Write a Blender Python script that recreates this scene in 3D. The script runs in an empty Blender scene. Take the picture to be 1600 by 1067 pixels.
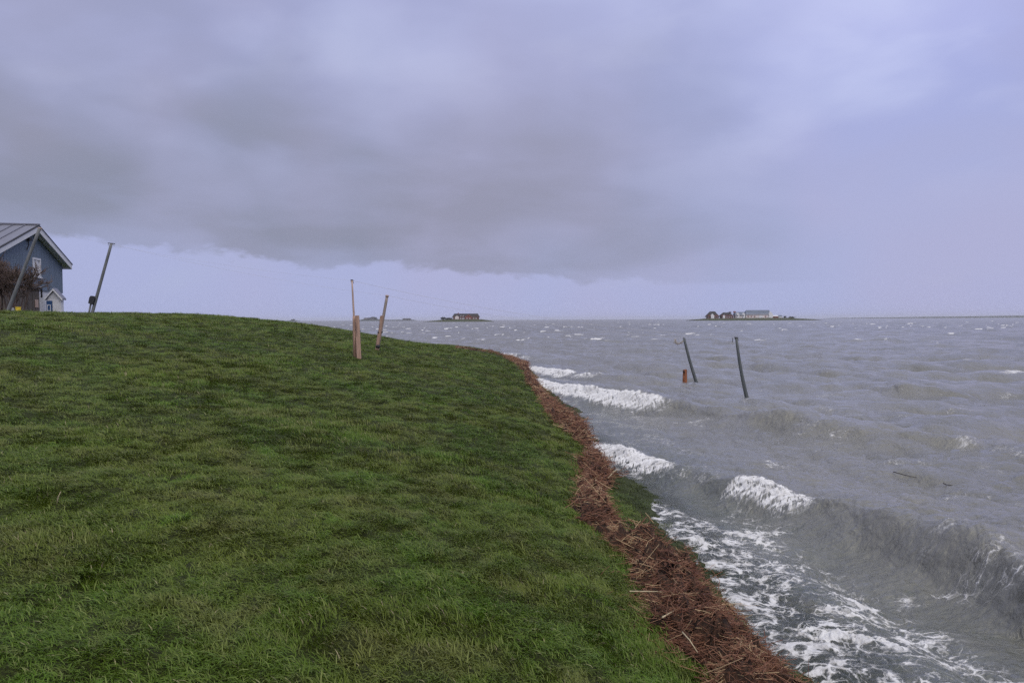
import bpy, bmesh, math, random
import numpy as np
from mathutils import Vector, Matrix
rng = np.random.default_rng(7)
random.seed(7)
SC = bpy.context.scene
COL = SC.collection
R = math.radians

# ------------------------------------------------------------------ camera
EYE = 2.25
F = 1156.0
PITCH = 34/1156.0
ROLL = .0045
cam_d = bpy.data.cameras.new('camera')
cam = bpy.data.objects.new('camera', cam_d)
COL.objects.link(cam)
cam_d.sensor_width = 36
cam_d.lens = 36*F/1600
cam_d.clip_start = .05
cam_d.clip_end = 60000
cam.matrix_world = Matrix.Translation((0, 0, EYE)) @ Matrix.Rotation(R(90) - PITCH, 4, 'X') @ Matrix.Rotation(-ROLL, 4, 'Z')
SC.camera = cam
CM = cam.matrix_world.copy()

# ------------------------------------------------------------------ sky
SUN_EL, SUN_AZ = R(48), R(160)          # azimuth clockwise from the view direction (+y)
w = bpy.data.worlds.new('World')
SC.world = w
w.use_nodes = True
NT = w.node_tree
NT.nodes.clear()


class NB:
    """small node-building helper"""
    def __init__(s, nt): s.nt = nt
    def n(s, t, **kw):
        o = s.nt.nodes.new(t)
        for k, v in kw.items():
            setattr(o, k, v)
        return o
    def put(s, sock, v):
        if hasattr(v, 'is_output') or isinstance(v, bpy.types.NodeSocket):
            s.nt.links.new(v, sock)
        elif v is not None:
            try:
                sock.default_value = v
            except Exception:
                sock.default_value = (*v, 1)
    def m(s, op, a, b=None, c=None, clamp=False):
        o = s.n('ShaderNodeMath', operation=op, use_clamp=clamp)
        for i, v in enumerate((a, b, c)):
            if v is not None:
                s.put(o.inputs[i], v)
        return o.outputs[0]
    def ss(s, x, lo, hi, a=0., b=1.):
        o = s.n('ShaderNodeMapRange', interpolation_type='SMOOTHSTEP')
        for nm, v in (('Value', x), ('From Min', lo), ('From Max', hi), ('To Min', a), ('To Max', b)):
            s.put(o.inputs[nm], v)
        return o.outputs[0]
    def mix(s, f, a, b, blend='MIX'):
        o = s.n('ShaderNodeMix', data_type='RGBA', blend_type=blend, clamp_factor=True)
        s.put(o.inputs[0], f)
        s.put(o.inputs[6], (*a, 1) if isinstance(a, tuple) and len(a) == 3 else a)
        s.put(o.inputs[7], (*b, 1) if isinstance(b, tuple) and len(b) == 3 else b)
        return o.outputs[2]
    def noise(s, vec, scale, detail=4, rough=.55, dist=0., lac=2.):
        o = s.n('ShaderNodeTexNoise')
        if vec is not None:
            s.put(o.inputs['Vector'], vec)
        for nm, v in (('Scale', scale), ('Detail', detail), ('Roughness', rough), ('Distortion', dist), ('Lacunarity', lac)):
            s.put(o.inputs[nm], v)
        return o.outputs['Fac']
    def vm(s, op, a, b=None):
        o = s.n('ShaderNodeVectorMath', operation=op)
        s.put(o.inputs[0], a)
        if b is not None:
            if op == 'SCALE':
                s.put(o.inputs['Scale'], b)
            else:
                s.put(o.inputs[1], b)
        return o.outputs[0]
    def comb(s, x, y, z):
        o = s.n('ShaderNodeCombineXYZ')
        for i, v in enumerate((x, y, z)):
            s.put(o.inputs[i], v)
        return o.outputs[0]
    def sep(s, v):
        o = s.n('ShaderNodeSeparateXYZ')
        s.put(o.inputs[0], v)
        return o.outputs


B = NB(NT)
sky = B.n('ShaderNodeTexSky', sky_type='NISHITA')
sky.sun_disc = False
sky.sun_elevation = SUN_EL
sky.sun_rotation = SUN_AZ
tc = B.n('ShaderNodeTexCoord').outputs['Generated']
X, Y, Z = B.sep(tc)[:3]
az = B.m('ARCTAN2', X, Y)
el = B.m('ARCSINE', Z)
# cloud deck coordinates: the direction projected on a layer overhead
zz = B.m('ADD', B.m('MAXIMUM', Z, 0.), .22)
px_ = B.m('DIVIDE', X, zz)
py_ = B.m('DIVIDE', Y, zz)
deck = B.comb(px_, py_, B.m('MULTIPLY', Z, .7))
n_big = B.noise(deck, .75, 5, .5, .35)
n_mid = B.noise(B.vm('ADD', deck, (7.3, 2.1, 4.)), 1.7, 4, .45, .25)
n_fine = B.noise(B.vm('ADD', deck, (1.3, 9.1, 2.)), 3.2, 4, .5, .4)
n_edge = B.noise(B.vm('MULTIPLY', tc, (9., 9., 20.)), 1.0, 6, .6, .2)
n_soft = B.noise(B.vm('ADD', tc, (3., 1., 2.)), 2.2, 3, .5)
# light blue-lilac layer behind
hi_col = B.mix(B.ss(n_big, .35, .65), (.345, .385, .675), (.43, .46, .745))
hi_col = B.mix(B.ss(n_mid, .48, .72, 0, .60), hi_col, (.53, .575, .83))
hi_col = B.mix(B.ss(n_mid, .30, .47, .65, 0), hi_col, (.355, .375, .615))
hi_col = B.mix(B.ss(n_fine, .50, .74, 0, .30), hi_col, (.56, .60, .84))
hi_col = B.mix(B.ss(n_soft, .5, .72, 0, .40), hi_col, (.44, .44, .65))
# strip of paler sky low down
low_col = B.mix(B.ss(n_soft, .42, .6), (.365, .400, .625), (.385, .395, .60))
base_col = B.mix(B.ss(el, .10, .34), low_col, hi_col)
# big shower cloud: a grey mass left of the middle with a soft lower edge, fading out to the right
edge = B.m('ADD', B.m('MULTIPLY', B.m('ADD', az, .545), -.067), .090)
edge = B.m('ADD', edge, B.m('MULTIPLY', B.m('SUBTRACT', n_edge, .5), .075))
edge = B.m('MAXIMUM', edge, .042)
cl = B.m('ADD', B.m('MULTIPLY', B.ss(B.m('SUBTRACT', el, edge), .0, .009), .74), B.m('MULTIPLY', B.ss(B.m('SUBTRACT', el, edge), .0, .06), .26))
right_fade = B.ss(B.m('ADD', az, B.m('MULTIPLY', B.m('SUBTRACT', n_soft, .5), .35)), -.0, .46, 1., 0.)
left_fade = B.ss(az, -2.2, -.3, .75, 1.)
topf = B.ss(B.m('ADD', el, B.m('MULTIPLY', B.m('SUBTRACT', n_big, .5), .5)), .10, .52, 1., .33)
dens = B.m('MULTIPLY', B.m('MULTIPLY', cl, right_fade), B.m('MULTIPLY', topf, left_fade))
lump = B.m('MULTIPLY', B.ss(n_mid, .34, .70, 1.10, .62), B.ss(n_fine, .36, .72, 1.02, .93))
dens = B.m('MULTIPLY', dens, lump, clamp=True)
grey_col = B.mix(B.ss(n_soft, .38, .62), (.232, .254, .345), (.276, .282, .388))
col = B.mix(dens, base_col, grey_col)
# an overcast sky grows brighter and whiter towards the zenith
col = B.mix(B.ss(el, .45, 1.25), col, (.76, .77, .80))
# below the horizon: the same dim lilac
col = B.mix(B.ss(el, -.12, -.01), (.21, .22, .29), col)
scaled = B.vm('SCALE', col, 10.)
cover = B.ss(n_big, .55, .8, 1., .88)
final = B.mix(cover, sky.outputs[0], scaled)
bg = B.n('ShaderNodeBackground')
bg.inputs['Strength'].default_value = .1
NT.links.new(final, bg.inputs['Color'])
wo = B.n('ShaderNodeOutputWorld')
NT.links.new(bg.outputs[0], wo.inputs['Surface'])
w.cycles.sampling_method = 'MANUAL'
w.cycles.sample_map_resolution = 1024

# ------------------------------------------------------------------ sun behind the cloud
sd = bpy.data.lights.new('sun', 'SUN')
sd.energy = 1.5
sd.angle = R(70)
sd.color = (1., .93, .80)
so = bpy.data.objects.new('sun', sd)
COL.objects.link(so)
sdir = Vector((math.sin(SUN_AZ)*math.cos(SUN_EL), math.cos(SUN_AZ)*math.cos(SUN_EL), math.sin(SUN_EL)))
so.rotation_euler = sdir.to_track_quat('Z', 'Y').to_euler()
so.location = (30, 20, 40)

vs = SC.view_settings
vs.view_transform = 'Standard'
vs.look = 'None'
vs.exposure = 0.16
vs.gamma = 1
vs.use_curve_mapping = False
SC.cycles.use_denoising = False
SC.cycles.max_bounces = 6
SC.cycles.diffuse_bounces = 2
SC.cycles.glossy_bounces = 3
SC.cycles.transparent_max_bounces = 8
SC.cycles.volume_bounces = 0
SC.cycles.caustics_reflective = False
SC.cycles.caustics_refractive = False

# ------------------------------------------------------------------ numpy helpers
def tile(N, beta, seed, lo=1, hi=None):
    r = np.random.default_rng(seed)
    f = np.fft.fftfreq(N)*N
    k = np.hypot(*np.meshgrid(f, f, indexing='ij'))
    a = np.zeros_like(k)
    m = (k >= lo) & (k <= (hi or N/2))
    a[m] = k[m]**(-beta)
    g = np.fft.ifft2(np.fft.fft2(r.standard_normal((N, N)))*a).real
    return (g - g.mean())/g.std()

def samp(T, x, y, L):
    N = T.shape[0]
    u = np.mod(np.asarray(x, float)/L, 1.)*N
    v = np.mod(np.asarray(y, float)/L, 1.)*N
    i = np.floor(u).astype(int) % N
    j = np.floor(v).astype(int) % N
    fu = u - np.floor(u)
    fv = v - np.floor(v)
    i2, j2 = (i + 1) % N, (j + 1) % N
    return (T[i, j]*(1 - fu)*(1 - fv) + T[i2, j]*fu*(1 - fv) + T[i, j2]*(1 - fu)*fv + T[i2, j2]*fu*fv)

def sstep(x, a, b):
    t = np.clip((np.asarray(x, float) - a)/(b - a), 0, 1)
    return t*t*(3 - 2*t)

NA = tile(512, 1.6, 11, 2)       # fractal noise
NC = tile(512, 1.0, 12, 6, 120)  # rougher noise

def table(T, n, sm):
    xs = np.linspace(T[0][0], T[-1][0], n)
    ys = np.interp(xs, [p[0] for p in T], [p[1] for p in T])
    h = sm/(xs[1] - xs[0])
    k = np.exp(-.5*(np.arange(-int(3*h) - 1, int(3*h) + 2)/max(h, .3))**2)
    k /= k.sum()
    yp = np.convolve(np.pad(ys, len(k)//2, mode='edge'), k, 'valid')
    return xs, yp

# ------------------------------------------------------------------ the bank: shoreline and height
SHORE = [(3.2, -40), (2.4, -15), (2.0, -3), (1.78, 4), (1.66, 7), (1.50, 9), (1.52, 11), (1.50, 14), (1.42, 18), (1.12, 26), (.80, 33),
         (.40, 41), (-.5, 49), (-2.6, 57), (-6, 63), (-13, 68.5), (-26, 72), (-50, 73.5), (-90, 70), (-130, 60)]
_p = np.array(SHORE, float)
_s = np.r_[0, np.cumsum(np.hypot(*np.diff(_p, axis=0).T))]
_t = np.linspace(0, _s[-1], 240)
SH = np.c_[np.interp(_t, _s, _p[:, 0]), np.interp(_t, _s, _p[:, 1])]

def sdist(x, y):
    """distance to the shoreline, positive inland"""
    x = np.atleast_1d(np.asarray(x, float)); y = np.atleast_1d(np.asarray(y, float))
    shp = x.shape
    x = x.ravel(); y = y.ravel()
    best = np.full(x.size, 1e18); sg = np.ones(x.size)
    for a, b in zip(SH[:-1], SH[1:]):
        d = b - a
        t = np.clip(((x - a[0])*d[0] + (y - a[1])*d[1])/(d @ d), 0, 1)
        dx = x - a[0] - t*d[0]; dy = y - a[1] - t*d[1]
        q = dx*dx + dy*dy
        m = q < best
        best[m] = q[m]
        sg[m] = np.sign(d[0]*dy - d[1]*dx)[m]
    return (np.sqrt(best)*sg).reshape(shp)

FX, FZ = table([(-60, -4), (-6, -1.4), (-2, -.45), (-.6, -.12), (0, 0), (.5, .13), (1.8, .58), (3.2, .88), (5.4, 1.30), (8, 1.74), (11, 2.19),
                (14, 2.46), (16, 2.51), (18, 2.42), (22, 2.05), (27, 1.6), (34, 1.45), (140, 1.4)], 4000, .35)
GX, GZ = table([(-60, 1), (15, 1), (20, 1.0), (27, 1.02), (32, 1.02), (36, .97), (41, .87), (47, .71), (53, .57), (60, .45), (90, .4)], 600, 2.)

def height(x, y, d=None, bumps=True):
    x = np.atleast_1d(np.asarray(x, float)); y = np.atleast_1d(np.asarray(y, float))
    if d is None:
        d = sdist(x, y)
    z = np.interp(d, FX, FZ)
    g = np.interp(y, GX, GZ)
    z = np.where(z > 0, z*g, z)
    z = z - .19*sstep(y, 22, 34)*np.exp(-((d - 6)/2.8)**2)
    if bumps:
        a = sstep(d, -1.5, 1.5)*.75 + .25
        z = z + a*(.012*samp(NA, x, y, 19.) + .014*samp(NC, x, y, 8.))
    return z

# ------------------------------------------------------------------ pixel helpers (measured on the photograph, 1600 x 1067)
def ray(px, py):
    d = Vector(((px - 800)/F, -(py - 533.5)/F, -1.))
    return (CM.to_3x3() @ d)

def at(px, py, depth):
    """point at forward distance depth"""
    r = ray(px, py)
    return Vector((0, 0, EYE)) + r*(depth/r.y)

def hit(px, py, zoff=0.):
    r = ray(px, py)
    D = np.r_[np.arange(2.5, 30, .03), np.arange(30, 80, .1)]
    k = D/r.y
    gx, gy, gz = r.x*k, r.y*k, EYE + r.z*k
    h = height(gx, gy) + zoff
    i = int(np.argmax(gz < h)) if (gz < h).any() else len(D) - 1
    return Vector((gx[i], gy[i], gz[i]))

def hitw(px, py, z=0.):
    r = ray(px, py)
    k = (z - EYE)/r.z
    return Vector((r.x*k, r.y*k, z))

# ------------------------------------------------------------------ object helpers
def link(o, parent=None):
    COL.objects.link(o)
    if parent is not None:
        o.parent = parent
    return o

def tag(o, label=None, cat=None, group=None, kind=None):
    if label: o['label'] = label
    if cat: o['category'] = cat
    if group: o['group'] = group
    if kind: o['kind'] = kind
    return o

def thing(name, label, cat, loc=(0, 0, 0), group=None):
    o = bpy.data.objects.new(name, None)
    o.empty_display_size = .3
    o.location = loc
    link(o)
    return tag(o, label, cat, group)


class MB:
    def __init__(s):
        s.v = []; s.f = []; s.c = []
    def quadbox(s, lo, hi, fr=None):
        """box between two corners; fr maps local to world"""
        (x0, y0, z0), (x1, y1, z1) = lo, hi
        P = [(x0, y0, z0), (x1, y0, z0), (x1, y1, z0), (x0, y1, z0), (x0, y0, z1), (x1, y0, z1), (x1, y1, z1), (x0, y1, z1)]
        if fr: P = [fr(*p) for p in P]
        b = len(s.v)
        s.v += [tuple(p) for p in P]
        s.f += [tuple(b + i for i in q) for q in ((0, 3, 2, 1), (4, 5, 6, 7), (0, 1, 5, 4), (1, 2, 6, 5), (2, 3, 7, 6), (3, 0, 4, 7))]
        return s
    def prism(s, poly, a, fr):
        """poly: list of (p,q); extruded: fr(p,q,k) for k in a"""
        n = len(poly); b = len(s.v)
        for k in a:
            s.v += [tuple(fr(p, q, k)) for p, q in poly]
        s.f.append(tuple(b + i for i in range(n))[::-1])
        s.f.append(tuple(b + n + i for i in range(n)))
        for i in range(n):
            j = (i + 1) % n
            s.f.append((b + i, b + j, b + n + j, b + n + i))
        return s
    def tube(s, pts, rad, k=8, cap=True, ell=1.):
        pts = [Vector(p) for p in pts]
        n = len(pts); b = len(s.v)
        up = None
        for i, p in enumerate(pts):
            t = (pts[min(i + 1, n - 1)] - pts[max(i - 1, 0)]).normalized()
            if up is None:
                up = Vector((0, 0, 1)) if abs(t.z) < .9 else Vector((0, 1, 0))
            a = t.cross(up).normalized()
            c = a.cross(t).normalized()
            up = c
            r = rad[i] if isinstance(rad, (list, tuple)) else rad
            for j in range(k):
                an = 2*math.pi*j/k
                s.v.append(tuple(p + a*math.cos(an)*r + c*math.sin(an)*r*ell))
        for i in range(n - 1):
            for j in range(k):
                q = (j + 1) % k
                s.f.append((b + i*k + j, b + i*k + q, b + (i + 1)*k + q, b + (i + 1)*k + j))
        if cap:
            s.f.append(tuple(b + j for j in range(k))[::-1])
            s.f.append(tuple(b + (n - 1)*k + j for j in range(k)))
        return s
    def mesh(s, name, mat, smooth=False):
        me = bpy.data.meshes.new(name)
        me.from_pydata(s.v, [], s.f)
        bm = bmesh.new(); bm.from_mesh(me)
        bmesh.ops.recalc_face_normals(bm, faces=bm.faces)
        bm.to_mesh(me); bm.free()
        if mat: me.materials.append(mat)
        if smooth:
            me.shade_smooth()
        return me
    def build(s, name, mat, parent=None, smooth=False, origin=None):
        me = s.mesh(name, mat, smooth)
        o = bpy.data.objects.new(name, me)
        link(o, parent)
        if parent is not None and parent.location.length > 0 or (parent is not None and parent.parent is not None):
            off = Vector(parent.location)
            q = parent.parent
            while q is not None:
                off += Vector(q.location)
                q = q.parent
            me.transform(Matrix.Translation(-off))
        elif parent is None and origin is not None:
            me.transform(Matrix.Translation(-Vector(origin)))
            o.location = origin
        return o

def np_mesh(name, V, Fq, mat, smooth=True):
    """V (n,3), Fq (m,3 or 4)"""
    me = bpy.data.meshes.new(name)
    V = np.ascontiguousarray(V, np.float32); Fq = np.ascontiguousarray(Fq, np.int32)
    m, k = Fq.shape
    me.vertices.add(len(V)); me.vertices.foreach_set('co', V.ravel())
    me.loops.add(m*k); me.loops.foreach_set('vertex_index', Fq.ravel())
    me.polygons.add(m)
    me.polygons.foreach_set('loop_start', np.arange(0, m*k, k, dtype=np.int32))
    me.polygons.foreach_set('use_smooth', np.full(m, smooth, bool))
    me.update(calc_edges=True)
    me.validate()
    if mat: me.materials.append(mat)
    return me

def fattr(me, name, a, dom='POINT', typ='FLOAT'):
    at_ = me.attributes.new(name, typ, dom)
    if typ == 'FLOAT_VECTOR':
        at_.data.foreach_set('vector', np.ascontiguousarray(a, np.float32).ravel())
    else:
        at_.data.foreach_set('value', np.ascontiguousarray(a, np.int32 if typ == 'INT' else np.float32))

# ------------------------------------------------------------------ materials
def newmat(name):
    m = bpy.data.materials.new(name)
    m.use_nodes = True
    nt = m.node_tree
    b = NB(nt)
    return m, b, nt.nodes['Principled BSDF'], nt.nodes['Material Output']

def simple(name, col, rough=.7, var=.25, scale=3., metal=0., bump=.15, col2=None, stretch=(1, 1, 1), spec=.35):
    m, b, p, out = newmat(name)
    pos = b.n('ShaderNodeTexCoord').outputs['Object']
    v = b.vm('MULTIPLY', pos, stretch)
    n1 = b.noise(v, scale, 5, .6)
    n2 = b.noise(v, scale*6, 3, .6)
    c2 = col2 or tuple(c*(1 - var*1.6) for c in col)
    c = b.mix(b.ss(n1, .3, .7), c2, col)
    c = b.mix(b.ss(n2, .35, .7, 0, .5), c, tuple(x*(1 - var) for x in col))
    b.put(p.inputs['Base Color'], c)
    p.inputs['Roughness'].default_value = rough
    p.inputs['Metallic'].default_value = metal
    p.inputs['Specular IOR Level'].default_value = spec
    bp = b.n('ShaderNodeBump')
    bp.inputs['Strength'].default_value = bump
    bp.inputs['Distance'].default_value = .02
    b.put(bp.inputs['Height'], n2)
    b.put(p.inputs['Normal'], bp.outputs[0])
    return m

def attr(b, name):
    a = b.n('ShaderNodeAttribute')
    a.attribute_name = name
    return a.outputs['Fac']

def grass_colour(b):
    """patches of fresh green, olive and brown matted grass"""
    pos = b.n('ShaderNodeNewGeometry').outputs['Position']
    pf = b.vm('MULTIPLY', pos, (1, 1, .2))
    a = b.noise(pf, .55, 4, .6, .4)
    c = b.noise(b.vm('ADD', pf, (31, 7, 0)), 1.7, 4, .6, .5)
    d = b.noise(b.vm('ADD', pf, (3, 77, 0)), 5.5, 3, .6, .3)
    col = b.mix(b.ss(a, .38, .62), (.070, .128, .006), (.094, .126, .009))
    col = b.mix(b.ss(c, .50, .68, 0, .55), col, (.135, .132, .036))
    col = b.mix(b.ss(c, .30, .43, .8, 0), col, (.088, .188, .006))
    col = b.mix(b.ss(d, .55, .72, 0, .5), col, (.160, .165, .052))
    return col, pos

# grass blades
M_BLADE, b, p, out = newmat('grass_blades')
gc, gpos = grass_colour(b)
tint = attr(b, 'tint')
gc = b.mix(b.ss(tint, .0, .55, .55, 0), gc, b.mix(.5, gc, (.030, .055, .008)))
gc = b.mix(b.ss(tint, .72, 1., 0, .5), gc, (.220, .250, .080))
gc = b.mix(b.ss(tint, .990, .992), gc, (.30, .26, .15))
# flooded, silty blades right at the waterline
gc = b.mix(b.ss(b.sep(gpos)[2], .03, .13, .75, 0), gc, (.050, .062, .024))
b.put(p.inputs['Base Color'], gc)
p.inputs['Roughness'].default_value = .5
p.inputs['Specular IOR Level'].default_value = .22

# thatch / soil between the blades
M_GROUND, b, p, out = newmat('grass_ground')
gc, gpos = grass_colour(b)
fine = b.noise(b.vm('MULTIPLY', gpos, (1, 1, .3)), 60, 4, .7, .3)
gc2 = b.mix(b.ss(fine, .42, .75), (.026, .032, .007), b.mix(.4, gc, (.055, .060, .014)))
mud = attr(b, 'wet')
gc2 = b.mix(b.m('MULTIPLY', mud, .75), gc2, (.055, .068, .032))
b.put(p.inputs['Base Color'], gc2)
p.inputs['Roughness'].default_value = .85
p.inputs['Specular IOR Level'].default_value = .2
bp = b.n('ShaderNodeBump'); bp.inputs['Strength'].default_value = .9; bp.inputs['Distance'].default_value = .03
b.put(bp.inputs['Height'], b.m('ADD', fine, b.noise(gpos, 17, 3, .6)))
b.put(p.inputs['Normal'], bp.outputs[0])

# sea
M_SEA, b, p, out = newmat('sea_water')
pos = b.n('ShaderNodeNewGeometry').outputs['Position']
foam = attr(b, 'foam'); lace = attr(b, 'lace'); shal = attr(b, 'shallow'); face = attr(b, 'dist')
p2 = b.vm('MULTIPLY', pos, (1, 1, .35))
warp = b.n('ShaderNodeTexNoise'); b.put(warp.inputs['Vector'], p2); warp.inputs['Scale'].default_value = 2.6; warp.inputs['Detail'].default_value = 5
wv = b.vm('SCALE', b.vm('SUBTRACT', warp.outputs['Color'], (.5, .5, .5)), .62)
pw = b.vm('ADD', p2, wv)
nf = b.noise(b.vm('MULTIPLY', p2, (1.0, 1.0, 1.0)), 13, 5, .65, .4)
nl = b.noise(p2, 3.2, 4, .6)
bu = attr(b, 'along'); bv = attr(b, 'across')
nst = b.noise(b.comb(b.m('ADD', b.m('MULTIPLY', bu, 11.), b.m('MULTIPLY', bv, 5.)), b.m('MULTIPLY', bv, 3.0), 0.), 1.0, 6, .68, .5)
nfar = b.noise(b.vm('MULTIPLY', p2, (.8, 1.1, 1.)), 1.15, 4, .62)
dense = b.m('ADD', b.m('MULTIPLY', foam, 1.2), b.m('MULTIPLY', b.m('SUBTRACT', nf, .5), .5))
dense = b.m('ADD', dense, b.m('MULTIPLY', b.m('SUBTRACT', nst, .5), .85))
dense = b.m('ADD', dense, b.m('MULTIPLY', b.m('SUBTRACT', nfar, .5), b.ss(face, 12, 45, 0., 2.4)))
dense = b.m('MULTIPLY', b.ss(dense, .32, .82), b.ss(foam, .02, .2))
def vor(vec, sc):
    o = b.n('ShaderNodeTexVoronoi', feature='DISTANCE_TO_EDGE')
    b.put(o.inputs['Vector'], vec); o.inputs['Scale'].default_value = sc
    return o.outputs['Distance']
pl = b.vm('MULTIPLY', pw, (.75, 1.25, 1.))
v1 = vor(pl, 4.4)
v2 = vor(b.vm('ADD', pl, (5, 3, 0)), 11.)
wd = b.m('MULTIPLY', lace, b.ss(nl, .34, .62, .12, 1.15))
l1 = b.ss(b.m('SUBTRACT', b.m('MULTIPLY', wd, .19), v1), -.03, .06)
l2 = b.m('MULTIPLY', b.ss(b.m('SUBTRACT', b.m('MULTIPLY', wd, .16), v2), -.02, .05), .6)
lc = b.m('MULTIPLY', b.m('MAXIMUM', l1, l2), b.ss(lace, .03, .22))
lc = b.m('MULTIPLY', lc, b.ss(b.m('ADD', nf, wd), .38, .75))
fm = b.m('MAXIMUM', dense, b.m('MULTIPLY', lc, .86))
body = b.mix(b.ss(b.noise(p2, .35, 4, .6), .35, .65), (.152, .150, .130), (.182, .178, .156))
shn = b.m('MULTIPLY', shal, b.ss(b.noise(p2, 2.3, 5, .65, .5), .28, .62, .45, 1.))
body = b.mix(shn, body, (.088, .102, .090))
bits = b.noise(b.vm('ADD', pw, (9, 9, 0)), 7.5, 4, .7)
body = b.mix(b.m('MULTIPLY', shal, b.ss(bits, .60, .70, 0, .8)), body, (.040, .060, .022))
b.put(p.inputs['Base Color'], body)
p.inputs['IOR'].default_value = 1.58
p.inputs['Specular IOR Level'].default_value = .5
b.put(p.inputs['Roughness'], b.ss(face, 20, 400, .06, .24))
hgt = b.m('ADD', b.m('MULTIPLY', b.noise(b.vm('MULTIPLY', p2, (.75, 1.25, 1.)), 13, 5, .62, .5), 1.), b.m('MULTIPLY', b.noise(b.vm('MULTIPLY', p2, (1.5, 1., 1.)), 2.6, 3, .6, .4), 2.2))
bp = b.n('ShaderNodeBump'); bp.inputs['Distance'].default_value = .045
b.put(bp.inputs['Strength'], b.ss(face, 6, 60, .75, 1.))
b.put(bp.inputs['Height'], hgt)
b.put(p.inputs['Normal'], bp.outputs[0])
fb = b.n('ShaderNodeBsdfPrincipled')
fc = b.mix(b.ss(b.m('ADD', b.m('MULTIPLY', b.noise(p2, 22, 4, .65), .45), b.m('MULTIPLY', nst, .55)), .36, .58), (.50, .49, .475), (.80, .80, .80))
b.put(fb.inputs['Base Color'], fc)
fb.inputs['Roughness'].default_value = .8
fb.inputs['Specular IOR Level'].default_value = .2
bp2 = b.n('ShaderNodeBump'); bp2.inputs['Distance'].default_value = .04; bp2.inputs['Strength'].default_value = .8
b.put(bp2.inputs['Height'], b.m('ADD', fm, b.m('MULTIPLY', nf, .8)))
b.put(fb.inputs['Normal'], bp2.outputs[0])
tr = b.n('ShaderNodeBsdfTransparent'); tr.inputs[0].default_value = (.86, .92, .86, 1)
fres = b.n('ShaderNodeFresnel'); fres.inputs[0].default_value = 1.333
b.put(fres.inputs['Normal'], bp.outputs[0])
see = b.m('MULTIPLY', b.ss(shal, .80, 1., 0, .55), b.m('SUBTRACT', 1., fres.outputs[0]))
mx0 = b.n('ShaderNodeMixShader'); b.put(mx0.inputs[0], see)
b.put(mx0.inputs[1], p.outputs[0]); b.put(mx0.inputs[2], tr.outputs[0])
mx = b.n('ShaderNodeMixShader'); b.put(mx.inputs[0], fm)
b.put(mx.inputs[1], mx0.outputs[0]); b.put(mx.inputs[2], fb.outputs[0])
b.put(out.inputs['Surface'], mx.outputs[0])

# wrack
M_WRACK, b, p, out = newmat('reed_wrack_mat')
pos = b.n('ShaderNodeNewGeometry').outputs['Position']
nz = b.noise(b.vm('MULTIPLY', pos, (1, 1, .5)), 55, 4, .7, .6)
b.put(p.inputs['Base Color'], b.mix(b.ss(nz, .35, .68), (.030, .016, .009), (.115, .052, .028)))
p.inputs['Roughness'].default_value = .75
bp = b.n('ShaderNodeBump'); bp.inputs['Strength'].default_value = 1.; bp.inputs['Distance'].default_value = .03
b.put(bp.inputs['Height'], nz); b.put(p.inputs['Normal'], bp.outputs[0])
M_STALK, b, p, out = newmat('reed_stalks')
ti = attr(b, 'tint')
c = b.mix(b.ss(ti, 0, .5), (.046, .021, .012), (.172, .070, .041))
c = b.mix(b.ss(ti, .45, .85), c, (.33, .172, .100))
c = b.mix(b.ss(ti, .86, .95), c, (.52, .37, .21))
b.put(p.inputs['Base Color'], c)
p.inputs['Roughness'].default_value = .5
p.inputs['Specular IOR Level'].default_value = .4

M_BLUE = simple('blue_boards', (.165, .215, .280), .65, .12, 1.2, stretch=(1, 1, .2))
M_WHITE = simple('white_paint', (.74, .74, .75), .5, .06, 2.)
M_ROOF = simple('grey_metal_roof', (.225, .228, .27), .42, .12, 1.0, metal=.35, stretch=(1, 1, .4))
M_STONE = simple('weathered_boards', (.155, .130, .110), .9, .35, 1.6, col2=(.075, .062, .052), stretch=(1, 1, .35))
M_DARK = simple('dark_trim', (.035, .035, .04), .6, .2, 3)
M_GLASS = simple('window_glass', (.06, .07, .085), .12, .1, 1, bump=0, spec=.6)
M_DOORB = simple('blue_door_paint', (.030, .085, .215), .45, .1, 2)
M_WOOD = simple('bare_wood', (.50, .335, .255), .8, .25, 3., col2=(.31, .19, .14), stretch=(6, 6, .7), bump=.5)
M_WOODP = simple('pale_wood', (.50, .37, .31), .75, .18, 3., col2=(.36, .25, .20), stretch=(6, 6, .7), bump=.4)
M_GPOLE = simple('grey_pole', (.195, .20, .205), .6, .25, 2.5, col2=(.105, .115, .115), stretch=(5, 5, 1), bump=.3)
M_TAN = simple('grey_tan_wood', (.36, .305, .27), .8, .2, 3., col2=(.24, .20, .175), stretch=(6, 6, .7), bump=.4)
M_GPOLE2 = simple('dark_wet_pole', (.135, .148, .150), .5, .3, 3., col2=(.055, .066, .066), stretch=(5, 5, 1), bump=.3)
M_RUST = simple('orange_brown_wood', (.36, .135, .060), .75, .3, 4., col2=(.20, .072, .035), stretch=(5, 5, 1), bump=.5)
M_ROPE = simple('pale_rope', (.52, .47, .42), .85, .2, 20)
M_LINE = simple('clothes_line', (.60, .585, .59), .6, .1, 5)
M_TWIG = simple('brown_twigs', (.155, .108, .088), .85, .3, 2.)
M_THATCH = simple('dark_thatch', (.052, .047, .045), .95, .25, .3, stretch=(1, 1, .5))
M_REDB = simple('red_brick', (.25, .085, .068), .85, .2, .3)
M_PINK = simple('pink_wall', (.78, .70, .68), .8, .12, .2)
M_SLATE = simple('blue_slate', (.14, .17, .225), .55, .15, .2)
M_ISLE = simple('island_grass', (.052, .068, .026), .95, .3, .05, col2=(.070, .066, .036))
M_FAR = simple('far_grass', (.055, .064, .045), .95, .3, .02)
M_TREE = simple('dark_shrub', (.052, .056, .036), .95, .3, .2)
M_YEL = simple('yellow_plastic', (.85, .62, .045), .4, .06, 8)
M_GREYS = simple('grey_stone', (.30, .31, .31), .85, .2, 8)
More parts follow.
